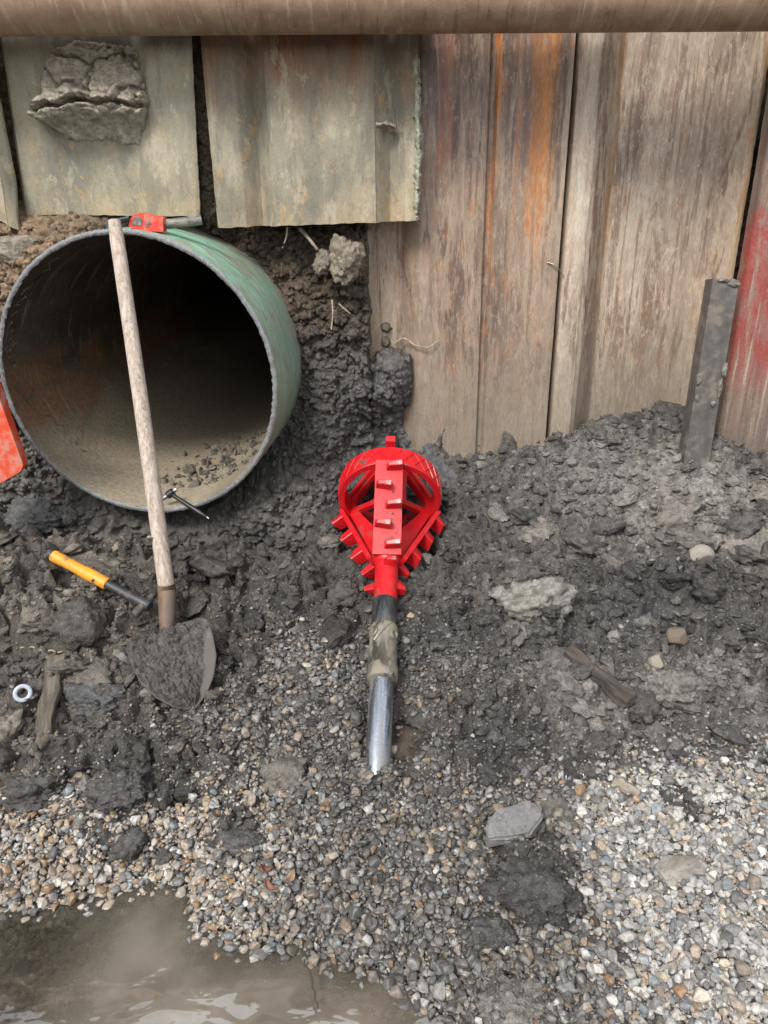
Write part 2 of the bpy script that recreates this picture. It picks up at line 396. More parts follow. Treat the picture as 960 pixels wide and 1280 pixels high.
Hg = base + rough_amp * hgt
# clay shelf at the left that overhangs a hollow, a dark hole at the right, a bed for the rod seep
Hg = Hg - .10 * np.exp(-((GX - .015) / .17) ** 4 - ((GY - 2.10) / .20) ** 4)
Hg = Hg + .040 * np.exp(-((GX + .022) / .09) ** 2 - ((GY - 1.205) / .05) ** 2)
c0 = gpix(60, 815); sh = sstep(-.012, .012, GY - c0[1] - .03 * fbm(GX * 9, GX * 0, 3, 21)) * sstep(-.60, -.72, GX) * sstep(.30, .05, GY - c0[1])
Hg = Hg + .05 * sh - .03 * blob(GX, GY, 40, 840, .12, .04)
Hg = Hg - .055 * blob(GX, GY, 838, 775, .085, .028) - .03 * blob(GX, GY, 700, 800, .1, .03)
for px, py, rx, ry, a in ((660, 745, .085, .05, .045), (665, 1105, .10, .065, .045), (300, 1048, .05, .045, .025), (150, 975, .06, .045, .03), (640, 1262, .075, .05, .038), (620, 945, .12, .08, .03),
                          (890, 750, .14, .05, .04), (110, 860, .07, .04, .03), (850, 850, .11, .06, .03), (740, 560, .1, .05, .02), (800, 735, .10, .04, .03), (40, 950, .07, .05, .035)):
    b = blob(GX, GY, px, py, rx, ry, 3)
    Hg = Hg + a * b * (1 + .5 * (lumps(GX * 33, GY * 33, 33) - .3))
SEEP = gpix(500, 912); SEEP_Z = float(gbase(SEEP[0], SEEP[1] - .07)) + .004
sp_ = np.exp(-(((GX - SEEP[0]) / .085) ** 2 + ((GY - SEEP[1]) / .095) ** 2) ** 2)
Hg = lerp(Hg, SEEP_Z - .007 + .006 * fbm(GX * 50, GY * 50, 3, 90), sp_ * .95)
_b = Hg.copy()
for _ in range(2): _b[1:-1, 1:-1] = (_b[1:-1, 1:-1] * 2 + _b[:-2, 1:-1] + _b[2:, 1:-1] + _b[1:-1, :-2] + _b[1:-1, 2:]) / 6
Hg[iy0_:-2, 17:-17] = _b[iy0_:-2, 17:-17]      # slumped: soften the steepest faces
Hg = Hg + rough_amp * .0022 * fbm(GX * 130, GY * 130, 3, 19)
SX0, SY0 = fx[0], fy[0]
ix0 = len(ox); iy0 = 21
HF = Hg[iy0:iy0 + len(fy), ix0:ix0 + len(fx)]
def hat(x, y):
    u = np.clip((np.asarray(x) - SX0) / .0038, 0, len(fx) - 1.001); v = np.clip((np.asarray(y) - SY0) / .0038, 0, len(fy) - 1.001)
    i = u.astype(int); j = v.astype(int); a = u - i; b = v - j
    return (HF[j, i] * (1 - a) + HF[j, i + 1] * a) * (1 - b) + (HF[j + 1, i] * (1 - a) + HF[j + 1, i + 1] * a) * b
def hitpix(px, py):
    """where the view ray meets the finished ground"""
    d = ray(px, py); t = np.linspace(.6, 2.9, 3000); q = CAM + np.outer(t, d)
    return q[np.argmax(q[:, 2] < hat(q[:, 0], q[:, 1]))]
def grid_faces(ny, nx):
    i = np.arange(ny * nx).reshape(ny, nx)
    return np.stack([i[:-1, :-1], i[:-1, 1:], i[1:, 1:], i[1:, :-1]], -1).reshape(-1, 4)
def put_attrs(me, tint, wet):
    a = me.attributes.new('tint', 'FLOAT_VECTOR', 'POINT'); a.data.foreach_set('vector', np.asarray(tint, np.float32).ravel())
    b = me.attributes.new('wet', 'FLOAT', 'POINT'); b.data.foreach_set('value', np.asarray(wet, np.float32).ravel())
me = mesh_np('ground', np.stack([GX, GY, Hg], -1).reshape(-1, 3), grid_faces(*GX.shape), [M_SOIL])
gt = soil_tint(GX, GY, _tone); gt = lerp(gt, np.array([.06, .052, .043]), (_cov * .6)[..., None])
put_attrs(me, gt.reshape(-1, 3), soil_wet(GX, GY).ravel())
tag(link('ground', me), 'dark churned mud and gravel floor of the dug pit', None, None, 'structure')
TOPZ = 2.20
bm = bmesh.new()
for x0, x1, y0, y1 in ((-60, 60, 2.42, 60),):
    vs = [bm.verts.new((x, y, TOPZ)) for x, y in ((x0, y0), (x1, y0), (x1, y1), (x0, y1))]; bm.faces.new(vs)
o = bm_obj('terrain', bm, mat_plain('upper_soil', (.10, .085, .065), .9, 0, .4, 6, .4)); tag(o, 'level soil above and behind the sheet pile wall', None, None, 'structure')

# ------------------------------------------------------------------ the soil bank behind the piles
def pxz(pts, Y): return [(UY(x, y, Y)[0], UY(x, y, Y)[2]) for x, y in pts]
bxs = np.concatenate([[-60, -20, -8, -4, -3, -2.4, -2, -1.7, -1.5], np.arange(-1.36, .30, .004), np.arange(.32, 1.0, .03), np.arange(1.0, 1.2, .006), [1.25, 1.35, 1.5, 1.8, 2.2, 3, 4, 8, 20, 60]])
bzs = np.concatenate([[.1, .2], np.arange(.28, 1.36, .004), np.arange(1.365, 1.70, .007), [1.8, TOPZ]])
BX, BZ = np.meshgrid(bxs, bzs)
yl = np.interp(BZ, [.3, .42, .5, .65, .8, .95, 1.08, 1.2, 1.3], [2.03, 2.08, 2.14, 2.205, 2.25, 2.285, 2.30, 2.33, 2.34])
yl2 = np.interp(BZ, [.3, .6, 1.0, 1.13, 1.2, 1.26], [2.07, 2.10, 2.11, 2.13, 2.20, 2.30])
wl = sstep(-.026, -.040, BX + .02 * fbm(BZ * 12, BZ * 0, 3, 91)); wl2 = sstep(-.60, -.85, BX)
yb = lerp(2.40, lerp(yl, yl2, wl2), wl)
mound = pxz([(430, 620), (450, 520), (462, 470), (470, 443), (490, 438), (512, 446), (517, 470), (512, 500), (516, 535), (548, 545), (556, 575), (600, 600), (600, 640)], 2.27)
sdm = poly_sd(BX, BZ, mound) + .012 * fbm(BX * 30, BZ * 30, 3, 92)
_gp = [(UY(246, 45, 2.2)[0], UY(246, 45, 2.2)[2]), (UY(262, 277, 2.2)[0], UY(262, 277, 2.2)[2])]
gapx = np.interp(BZ, [_gp[1][1], _gp[0][1]], [_gp[1][0], _gp[0][0]])
yb = lerp(yb, 2.232, np.exp(-((BX - gapx) / .045) ** 4) * sstep(1.12, 1.22, BZ))
yb = np.where((sdm > 0) & (BX > -.09), np.minimum(yb, 2.278 - .055 * sstep(0, .045, sdm) * (1 + .5 * fbm(BX * 16, BZ * 16, 3, 66)) - .10 * sstep(.62, .40, BZ)), yb)
yb = yb + .13 * np.exp(-((BX - .015) / .17) ** 4 - ((BZ - .44) / .20) ** 4)
q = np.stack([BX - PC[0], yb - PC[1], BZ - PC[2]], -1); al = q @ PA; rad = np.linalg.norm(q - al[..., None] * PA, axis=-1)
ang_low = sstep(.05, -.25, BZ - PC[2])
yb = yb + .10 * ang_low * sstep(.10, .01, rad - PR) * wl
yb = yb - .03 * sstep(.10, .0, np.abs(rad - PR - .01)) * (1 - ang_low) * sstep(-.62, -.95, BX)
amp = lerp(.3, 1, wl) * lerp(1, .35, sstep(1.18, 1.24, BZ))
yb = yb - amp * (.045 * fbm(BX * 6, BZ * 6, 5, 93, .6) + .022 * (lumps(BX * 9, BZ * 12, 94, .7) - .4) + .012 * (lumps(BX * 23, BZ * 28, 95, .7) - .4) + .005 * (lumps(BX * 55, BZ * 60, 96, .6) - .4) + .008 * ridged(BX * 22, BZ * 26, 4, 97) + .0025 * fbm(BX * 170, BZ * 170, 2, 98))
cake = UY(432, 325, 2.25); yb = yb - .05 * np.exp(-(((BX - cake[0]) / .05) ** 2 + ((BZ - cake[2]) / .05) ** 2) ** 2)
tb = np.clip(.26 + .20 * sstep(.95, .78, BZ) * sstep(-.5, -.3, BX) + .10 * sstep(0, .03, sdm) * sstep(.55, .75, BZ) + .3 * fbm(BX * 4, BZ * 4, 4, 99) + .2 * sstep(.8, 1.1, BZ) + .34 * sstep(-.6, -.9, BX) + .5 * np.exp(-(((BX - cake[0]) / .055) ** 2 + ((BZ - cake[2]) / .055) ** 2) ** 2), 0, 1)
tint = soil_tint(BX, BZ + 3, tb); tint = tint * lerp(np.array([1.22, 1.30, 1.42]), np.array([1.22, 1.0, .78]), sstep(.72, .98, BZ)[..., None])
Qf = grid_faces(*BX.shape)
q = np.stack([BX - PC[0], yb - PC[1], BZ - PC[2]], -1); al = q @ PA; rad = np.linalg.norm(q - al[..., None] * PA, axis=-1).ravel()
Qf = Qf[(rad[Qf].max(1) > PR - .012)]
Qf = Qf[:, ::-1][:, [0, 1, 2, 3]]
me = mesh_np('soil_bank', np.stack([BX, yb, BZ], -1).reshape(-1, 3), Qf, [M_SOIL])
put_attrs(me, tint.reshape(-1, 3), np.clip(sstep(1.0, .75, BZ) * 1.0 + .25 * fbm(BX * 9, BZ * 9, 2, 88), 0, 1).ravel())
tag(link('soil_bank', me), 'upright face of dark clay and roots behind the pipe and piles', None, None, 'structure')

# ------------------------------------------------------------------ water
def mat_water():
    k = NT('murky_water'); p = k.pos(); t = k.attr('turbid').outputs['Fac']
    rip = k.mul(k.noise(k.map(p, (11, 20, 1)), 1, 2, .45, 1.0), k.rng(k.noise(p, 5, 2), .42, .60, .12, 1.0))
    nrm = k.bump(k.math('ADD', rip, k.mul(k.noise(p, 70, 2), .02)), .085, .02)
    df = k.n('BsdfDiffuse'); cm = k.noise(p, 9, 4); k.put(df.inputs[0], k.mix(k.rng(cm, .35, .65), (.122, .107, .085), (.172, .153, .124)))
    tr = k.n('BsdfTransparent'); k.put(tr.inputs[0], (.80, .78, .72))
    gl = k.n('BsdfGlossy'); gl.inputs['Roughness'].default_value = .015; k.put(gl.inputs['Normal'], nrm)
    fr = k.n('Fresnel'); fr.inputs['IOR'].default_value = 1.9; k.put(fr.inputs['Normal'], nrm)
    m1 = k.n('MixShader'); k.put(m1.inputs[0], t); k.t.links.new(tr.outputs[0], m1.inputs[1]); k.t.links.new(df.outputs[0], m1.inputs[2])
    m2 = k.n('MixShader'); k.put(m2.inputs[0], fr.outputs[0]); k.t.links.new(m1.outputs[0], m2.inputs[1]); k.t.links.new(gl.outputs[0], m2.inputs[2])
    k.t.links.new(m2.outputs[0], k.out.inputs['Surface']); k.t.nodes.remove(k.b)
    return k.m
M_WATER = mat_water()
def water(x0, x1, y0, y1, z, kk, label, st=.02):
    X, Y = np.meshgrid(np.arange(x0, x1 + st / 2, st), np.arange(y0, y1 + st / 2, st))
    q = grid_faces(*X.shape); gb = gbase(X, Y) if z < .05 else hat(X, Y)
    if z > .05: q = q[((((X - SEEP[0]) / .085) ** 2 + ((Y - SEEP[1]) / .088) ** 2 + .5 * fbm(X * 20, Y * 20, 2, 3)).ravel()[q] < 1).all(1)]
    me = mesh_np('water', np.stack([X, Y, np.full(X.shape, z)], -1).reshape(-1, 3), q, [M_WATER])
    dep = np.maximum(z - gb, 0); tu = 1 - np.exp(-dep * kk)
    tu = tu * (1 if z > .05 else lerp(.24, 1.0, sstep(-.66, -.42, X)) ) 
    a = me.attributes.new('turbid', 'FLOAT', 'POINT'); a.data.foreach_set('value', np.clip(tu, 0, .97).astype(np.float32).ravel())
    return tag(link('water', me), label, None, None, 'structure')
water(-1.7, .5, -.1, 1.2, 0.0, 48, 'murky brown puddle with sky reflections at the bottom left of the pit')
water(SEEP[0] - .10, SEEP[0] + .10, SEEP[1] - .10, SEEP[1] + .10, SEEP_Z, 70, 'small muddy seep of water round the drill rod', .008)

# ------------------------------------------------------------------ scattered soil and gravel
def ico(sub):
    bm = bmesh.new(); bmesh.ops.create_icosphere(bm, subdivisions=sub, radius=1)
    V = np.array([v.co[:] for v in bm.verts]); Q = np.array([[v.index for v in f.verts] for f in bm.faces]); bm.free(); return V, Q
def p3(V, sc, s): return (perlin(V[:, 0] * sc + 7, V[:, 1] * sc, s) + perlin(V[:, 1] * sc, V[:, 2] * sc + 3, s + 1) + perlin(V[:, 2] * sc, V[:, 0] * sc + 5, s + 2)) / 1.8
def facet(V, r, n=13, lo=.62, hi=1.0):
    N = r.normal(size=(n, 3)); N /= np.linalg.norm(N, axis=1)[:, None]; d = r.uniform(lo, hi, n)
    dot = V @ N.T; t = np.where(dot > .05, d / np.maximum(dot, .05), 9).min(1)
    return V * np.minimum(t, 1.15)[:, None]
def stone_mesh(seed, sub=3, mat=None, noise=.03, ax=None, n=13):
    r = np.random.default_rng(seed); V, Q = ico(sub); V = facet(V, r, n); V = V * (1 + noise * p3(V, 2.2, seed))[:, None]
    ax = r.uniform([.85, .65, .5], [1.2, 1.0, .8]) if ax is None else ax
    return mesh_np('stone', V * ax, Q, [mat or M_STONE])
def chip_mesh(seed, mat=None):
    r = np.random.default_rng(seed); n = r.integers(11, 20); v = r.normal(size=(n, 3)); v /= np.linalg.norm(v, axis=1)[:, None]
    v *= r.uniform([.9, .68, .48], [1.25, 1.0, .8]) * r.uniform(.82, 1.05, (n, 1)); bm = bmesh.new()
    for p in v: bm.verts.new(p)
    bmesh.ops.convex_hull(bm, input=bm.verts); bmesh.ops.delete(bm, geom=[x for x in bm.verts if not x.link_faces], context='VERTS')
    bmesh.ops.dissolve_limit(bm, angle_limit=radians(14), verts=bm.verts, edges=bm.edges)
    bmesh.ops.bevel(bm, geom=list(bm.edges), offset=r.uniform(.05, .11), segments=2, affect='EDGES', profile=.6); bmesh.ops.triangulate(bm, faces=bm.faces); bmesh.ops.recalc_face_normals(bm, faces=bm.faces)
    me = bpy.data.meshes.new('chip'); bm.to_mesh(me); bm.free(); me.materials.append(mat or M_STONE)
    me.polygons.foreach_set('use_smooth', np.ones(len(me.polygons), bool)); me.set_sharp_from_angle(angle=radians(24)); return me
def clod_mesh(seed, sub=4, mat=None, ax=None, rough=1.0):
    r = np.random.default_rng(seed); V, Q = ico(sub); V = facet(V, r, 14, .78, 1.0)
    f1 = p3(V, 1.5, seed); f2 = p3(V, 3.6, seed + 9); f3 = p3(V, 7.5, seed + 19); f4 = p3(V, 16, seed + 29); f5 = p3(V, 31, seed + 39) if sub > 4 else 0
    V = V * (1 + rough * (.16 * f1 + .20 * f2 - .20 * np.abs(f3) + .10 * f4 + .07 * f5))[:, None]
    ax = r.uniform([.85, .75, .5], [1.15, 1.05, .8]) if ax is None else ax
    return mesh_np('clod', V * ax, Q, [mat or M_CRUMB])
def coll(name, meshes):
    c = bpy.data.collections.new(name)
    for i, m in enumerate(meshes):
        o = bpy.data.objects.new('%s_%02d' % (name, i), m); c.objects.link(o)
    return c
def scatter(name, P, R, S, var, tint, wet, c, label):
    me = bpy.data.meshes.new(name); P = np.asarray(P, np.float32); me.vertices.add(len(P)); me.vertices.foreach_set('co', P.ravel())
    for nm, ty, ar in (('rot', 'FLOAT_VECTOR', R), ('scl', 'FLOAT_VECTOR', S), ('tint', 'FLOAT_VECTOR', tint)):
        a = me.attributes.new(nm, ty, 'POINT'); a.data.foreach_set('vector', np.asarray(ar, np.float32).ravel())
    a = me.attributes.new('wet', 'FLOAT', 'POINT'); a.data.foreach_set('value', np.asarray(wet, np.float32).ravel())
    a = me.attributes.new('var', 'INT', 'POINT'); a.data.foreach_set('value', np.asarray(var, np.int32).ravel())
    o = link(name, me); t = bpy.data.node_groups.new(name, 'GeometryNodeTree')
    t.interface.new_socket('Geometry', in_out='INPUT', socket_type='NodeSocketGeometry'); t.interface.new_socket('Geometry', in_out='OUTPUT', socket_type='NodeSocketGeometry')
    gi = t.nodes.new('NodeGroupInput'); go = t.nodes.new('NodeGroupOutput'); ip = t.nodes.new('GeometryNodeInstanceOnPoints'); ci = t.nodes.new('GeometryNodeCollectionInfo')
    ci.inputs['Collection'].default_value = c; ci.inputs['Separate Children'].default_value = True; ci.inputs['Reset Children'].default_value = True
    ip.inputs['Pick Instance'].default_value = True
    def na(nm, ty):
        d = t.nodes.new('GeometryNodeInputNamedAttribute'); d.data_type = ty; d.inputs[0].default_value = nm; return d.outputs[0]
    L = t.links.new
    L(gi.outputs[0], ip.inputs['Points']); L(ci.outputs[0], ip.inputs['Instance']); L(na('var', 'INT'), ip.inputs['Instance Index'])
    L(na('rot', 'FLOAT_VECTOR'), ip.inputs['Rotation']); L(na('scl', 'FLOAT_VECTOR'), ip.inputs['Scale']); L(ip.outputs[0], go.inputs[0])
    o.modifiers.new('scatter', 'NODES').node_group = t
    return tag(o, label, None, None, 'stuff')
C_ST = coll('stone_kinds', [chip_mesh(100 + i) if i < 11 else stone_mesh(100 + i) for i in range(14)])
C_CL = coll('clod_kinds', [clod_mesh(200 + i, 4) for i in range(8)])
C_CR = coll('crumb_kinds', [clod_mesh(300 + i, 3) for i in range(8)])

def hexpts(x0, x1, y0, y1, s, jit=.45):
    X, Y = np.meshgrid(np.arange(x0, x1, s), np.arange(y0, y1, s * .866)); X = X + (np.arange(X.shape[0]) % 2)[:, None] * s / 2
    X = X + rng.uniform(-jit, jit, X.shape) * s; Y = Y + rng.uniform(-jit, jit, Y.shape) * s
    return X.ravel(), Y.ravel()
PAL = np.array([(.40, .355, .29), (.34, .265, .185), (.25, .24, .225), (.16, .157, .153), (.20, .215, .225), (.31, .20, .12), (.49, .47, .435), (.285, .235, .195), (.115, .112, .11), (.41, .335, .265), (.37, .365, .35)])
def stones_in(x, y, z, size, zone=True):
    n = len(x); px = x
    left = sstep(-.15, -.30, x) * sstep(1.35, 1.2, y); right = sstep(.25, .48, x) * sstep(1.5, 1.2, y) ; cen = np.clip(1 - left - right, 0, 1)
    wts = lambda w: np.array(w, float) / np.sum(w)
    kL = rng.choice(len(PAL), n, p=wts([3, 3, 2, 1.3, 2, 1.3, 2.2, 2, .8, 2.4, 1.6])); kR = rng.choice(len(PAL), n, p=wts([1.8, .5, 2.6, .9, 1.6, .2, 3, .6, .5, .6, 4]))
    kC = rng.choice(len(PAL), n, p=wts([1, 1, 2.5, 2.5, 2, .5, .8, 1.2, 2.2, .8, 1.5]))
    u = rng.random(n); kk = np.where(u < left, kL, np.where(u < left + right, kR, kC))
    c = PAL[kk] * rng.uniform(.8, 1.2, (n, 1)); dirt = np.clip(cen * rng.uniform(.15, .92, n) + (.12 + .25 * left + .24 * right) * rng.random(n) + .35 * sstep(1.2, 1.5, y) * rng.random(n) - .3 * blob(x, y, 385, 835, .12, .1), 0, .85)
    c = lerp(c, np.array([.060, .056, .050]), dirt[:, None]); c = c * lerp(.84, .95, right)[:, None]
    wet = np.clip(.85 * left + .75 * cen + .08 * right + rng.uniform(-.2, .2, n), 0, 1)
    return c, wet
Ps = []; Rs = []; Ss = []; Cs = []; Ws = []
for s, lo, hi, dz, cth in ((.0128, .0066, .0102, .0, .25), (.0130, .0060, .0108, .005, .33), (.022, .0085, .0135, .010, .50), (.0085, .0025, .0058, .004, .12)):
    x, y = hexpts(-1.15, 1.1, .56, 1.75, s)
    c = gravel_cov(x, y) + rng.uniform(-.22, .22, len(x)); d_sh = y - np.interp(x, SHORE[:, 0], SHORE[:, 1])
    ok = (c > cth) & ~((d_sh < -.05) & (x > -.5) & (rng.random(len(x)) < .8))
    seep = ((x - SEEP[0]) / .075) ** 2 + ((y - SEEP[1]) / .085) ** 2
    ok &= (seep > 1) | (rng.random(len(x)) < .10)
    x = x[ok]; y = y[ok]; n = len(x); r = rng.uniform(lo, hi, n) * rng.choice([.8, 1, 1.15], n)
    cc, ww = stones_in(x, y, 0, r)
    Ps.append(np.stack([x, y, hat(x, y) + dz + r * rng.uniform(-.15, .45, n)], -1)); Rs.append(rng.uniform(-.7, .7, (n, 3)) + np.stack([np.zeros(n), np.zeros(n), rng.uniform(0, 6.3, n)], -1))
    Ss.append(np.repeat(r[:, None], 3, 1)); Cs.append(cc); Ws.append(ww)
P = np.concatenate(Ps); n = len(P)
scatter('gravel', P, np.concatenate(Rs), np.concatenate(Ss), rng.integers(0, 14, n), np.concatenate(Cs), np.concatenate(Ws), C_ST, 'mixed tan, grey and white crushed gravel lying over the pit floor')
# pale grit and stray stones in the mud
x = rng.uniform(-1.2, 1.2, 3600); y = rng.uniform(1.05, 2.3, 3600); k_ = rng.random(3600) < .35 + .5 * sstep(1.9, 1.4, y); x = x[k_]; y = y[k_]; n = len(x)
r = .0022 + .0065 * rng.random(n) ** 3.5
cc, ww = stones_in(x, y, 0, r); cc = lerp(cc, np.array([.09, .085, .078]), rng.uniform(.0, .8, (n, 1)))
scatter('grit', np.stack([x, y, hat(x, y) + r * .3], -1), rng.uniform(0, 6.3, (n, 3)), np.repeat(r[:, None], 3, 1), rng.integers(0, 14, n), cc, ww, C_ST, 'small pale stones scattered through the dark mud')
# crumbs of soil, three sizes
def crumbs(name, N, rlo, rhi, pw, c, nv, label, big=False):
    x = rng.uniform(-1.25, 1.25, N); y = rng.uniform(.95, 2.42, N)
    keep = rng.random(N) < np.clip(1.05 - gravel_cov(x, y) * (1.0 if not big else 1.3), .06 if not big else 0, 1) * lerp(1, .55, sstep(.3, .7, fbm(x * 6, y * 6, 2, 131) + .5))
    seep = ((x - SEEP[0]) / .085) ** 2 + ((y - SEEP[1]) / .095) ** 2; keep &= seep > 1
    keep &= (y - np.interp(x, SHORE[:, 0], SHORE[:, 1])) > .03
    if big: keep &= rng.random(N) < .25 + .75 * np.maximum(np.maximum(sstep(-.25, -.45, x), sstep(.25, .45, x) * sstep(2.1, 1.9, y)), .6 * sstep(.0, -.2, x))
    x = x[keep]; y = y[keep]; n = len(x); r = rlo + (rhi - rlo) * rng.random(n) ** pw
    t = np.clip(soil_tone(x, y) + rng.normal(0, .20, n) + .06, 0, 1)
    sq = np.stack([r * rng.uniform(.85, 1.25, n), r * rng.uniform(.85, 1.25, n), r * rng.uniform(.6, 1.0, n)], -1)
    scatter(name, np.stack([x, y, hat(x, y) + r * rng.uniform(-.35, .25, n)], -1), rng.uniform(-.6, .6, (n, 3)) + np.stack([np.zeros(n), np.zeros(n), rng.uniform(0, 6.3, n)], -1), sq, rng.integers(0, nv, n), soil_tint(x, y, t), soil_wet(x, y), c, label)
crumbs('soil_crumbs', 34000, .0022, .0075, 2.2, C_CR, 8, 'fine crumbs of grey soil covering the mud')
crumbs('soil_lumps', 7000, .007, .019, 1.8, C_CL, 8, 'loose lumps of dark soil over the mud')
crumbs('soil_clods', 900, .017, .060, 1.9, C_CL, 8, 'large lumps of clay half sunk in the mud', True)
# crumbs clinging to the bank
N = 13000; x = rng.uniform(-1.3, .13, N); z = rng.uniform(.35, 1.70, N)
ii = np.clip(np.searchsorted(bxs, x), 1, len(bxs) - 1); jj = np.clip(np.searchsorted(bzs, z), 1, len(bzs) - 1); yy = yb[jj, ii]
dq = np.stack([x - PC[0], yy - PC[1], z - PC[2]], -1); a_ = dq @ PA; rr = np.linalg.norm(dq - a_[:, None] * PA, axis=-1)
ok = (rr > PR + .012) & (yy < 2.345); x = x[ok]; z = z[ok]; yy = yy[ok]; n = len(x); r = .003 + .012 * rng.random(n) ** 2.6
scatter('bank_crumbs', np.stack([x, yy + .2 * r, z], -1), rng.uniform(0, 6.3, (n, 3)), np.repeat(r[:, None], 3, 1), rng.integers(0, 8, n), tint[jj, ii][ok] * rng.uniform(.75, 1.35, (n, 1)), np.full(n, .5), C_CR, 'crumbs of clay clinging to the bank round the pipe')

# ------------------------------------------------------------------ sheet piles and plates
def sheet(name, prof, zb, zt, th, mat, label, cat, group, lean=(0, 0), z0=.5, dz=.012, rag=.0022, seed=0, rough=.002, curl=None, warp=.006):
    prof = np.asarray(prof, float); seg = np.hypot(*np.diff(prof, axis=0).T); s = np.concatenate([[0], np.cumsum(seg)])
    t = np.unique(np.concatenate([np.arange(0, s[-1], .008), s])); x = np.interp(t, s, prof[:, 0]); y = np.interp(t, s, prof[:, 1])
    # soften the bends
    for _ in range(3): y[1:-1] = (y[:-2] + 2 * y[1:-1] + y[2:]) / 4
    zbv = zb(x) if callable(zb) else np.full(len(x), zb); zbv = zbv + rag * fbm(x * 25, x * 0 + seed, 4, seed + 50) * 2
    m = int((zt - zbv.min()) / dz) + 2; v = np.linspace(0, 1, m)[:, None]
    Z = lerp(zbv[None], zt, v); X = x[None] + 0 * Z; Y = y[None] + 0 * Z
    X = X + lean[0] * (Z - z0) + (rag * fbm(Z * 30, Z * 0 + 3, 3, seed + 51)) * (np.abs((t - s[-1] / 2) / (s[-1] / 2))[None] > .985)
    Y = Y + lean[1] * (Z - z0) + warp * fbm(X * 3, Z * 2, 3, seed + 52)
    Yf = Y - rough * (fbm(X * 28, Z * 22, 4, seed + 53) + .6 * np.maximum(fbm(X * 60, Z * 45, 3, seed + 54) - .15, 0) * 3)
    if curl is not None: Yf, Y, Z = curl(X, Yf, Y, Z)
    nz, nx = Z.shape; Fv = np.stack([X, Yf, Z], -1).reshape(-1, 3); Bv = np.stack([X, Y + th, Z], -1).reshape(-1, 3); N = nz * nx
    i = np.arange(N).reshape(nz, nx); q = grid_faces(nz, nx); Q = [q, q[:, ::-1] + N]
    for e, fl in ((i[0], 1), (i[-1], 0), (i[:, 0], 0), (i[:, -1], 1)):
        a = np.stack([e[:-1], e[1:], e[1:] + N, e[:-1] + N], -1); Q.append(a[:, ::-1] if fl else a)
    V, b = rebase(np.concatenate([Fv, Bv])); me = mesh_np(name, V, np.concatenate(Q), [mat]); me.set_sharp_from_angle(angle=radians(50))
    return tag(link(name, me, None, b), label, cat, group)
def X3(px, Y=2.28): return UY(px, 300, Y)[0]
Mpa = mat_pile('rusted_pile_steel', 3.1, (.235, .165, .120), (.345, .270, .200), (.105, .068, .056), (.46, .17, .035), .62,
               [(X3(668), .045, (.56, .21, .045), 1.0, .98, 1.40), (X3(615), .012, (.50, .18, .04), .8, .9, 1.3), (X3(552), .03, (.48, .18, .05), .7, 1.25, 1.42), (X3(640), .012, (.40, .16, .05), .6, .9, 1.4), (X3(545), .05, (.12, .085, .095), .75, 1.2, 1.5), (X3(700), .02, (.40, .33, .25), .7, .9, 1.3), (X3(655), .06, (.13, .09, .075), .6, 1.1, 1.5)], .25, .55)
Mpb = mat_pile('weathered_pile_steel', 8.7, (.345, .270, .200), (.455, .380, .300), (.150, .098, .070), (.43, .18, .06), .30,
               [(X3(722), .035, (.50, .44, .36), .8, .8, 1.3), (X3(700), .03, (.50, .17, .05), .8, .62, .48), (X3(925), .02, (.36, .24, .13), .7, .6, 1.0), (X3(765), .018, (.32, .19, .09), .7, .7, 1.2), (X3(752), .022, (.10, .062, .045), .5, .8, .6)], .2, .5)
pA = [(X3(459), 2.330), (X3(503), 2.330), (X3(524), 2.278), (X3(604), 2.282), (X3(607), 2.300), (X3(612), 2.300), (X3(615), 2.284), (X3(640), 2.288), (X3(680), 2.276), (X3(687), 2.262), (X3(699), 2.262), (X3(701), 2.29)]
sheet('sheet_pile', pA, .30, 2.12, .011, Mpa, 'rusty brown sheet pile with orange streaks and a narrow groove behind the red reamer', 'sheet pile', 'steel sheet piles of the shoring wall', seed=1, z0=1.1)
pB = [(X3(703.5), 2.300), (X3(706), 2.272), (X3(732), 2.270), (X3(740), 2.285), (X3(768), 2.372), (X3(896), 2.376), (X3(904), 2.370), (X3(924), 2.296), (X3(928), 2.30)]
sheet('sheet_pile', pB, .34, 2.18, .011, Mpb, 'broad pale beige sheet pile with brown drip runs behind the leaning steel channel', 'sheet pile', 'steel sheet piles of the shoring wall', seed=2, z0=1.1)
# red painted pile at the right
def mat_redpile():
    k = NT('red_painted_pile'); p = k.pos(); X = k.xyz(p)
    st = k.noise(k.map(p, (60, 20, 3)), 1, 6, .65); bl = k.noise(k.map(p, (22, 12, 12)), 1, 6, .7, .6); fn = k.noise(p, 180, 4, .7)
    zz = k.math('ADD', X[2], k.mul(k.math('SUBTRACT', bl, .5), .35))
    c = k.mix(k.rng(st, .4, .6), (.150, .100, .080), (.235, .175, .135))
    red = k.mix(k.rng(bl, .40, .62), (.27, .058, .048), (.25, .125, .105))
    c = k.mix(k.mul(k.rng(zz, .66, .80), k.rng(zz, 1.20, 1.13), k.rng(st, .66, .52)), c, red)
    c = k.mix(k.mul(k.rng(zz, .66, .5), .75), c, (.145, .115, .095))
    c = k.mix(k.mul(k.rng(st, .60, .66), .6), c, (.42, .33, .27))
    c = k.mix(1, c, k_comb(k, k.rng(fn, .2, .8, .75, 1.25)), 'MULTIPLY')
    return k.fin(c, .65, 0, k.bump(k.math('ADD', bl, k.mul(fn, .4)), .5, .005), .4)
xa = UY(944, 281, 2.215)[0]
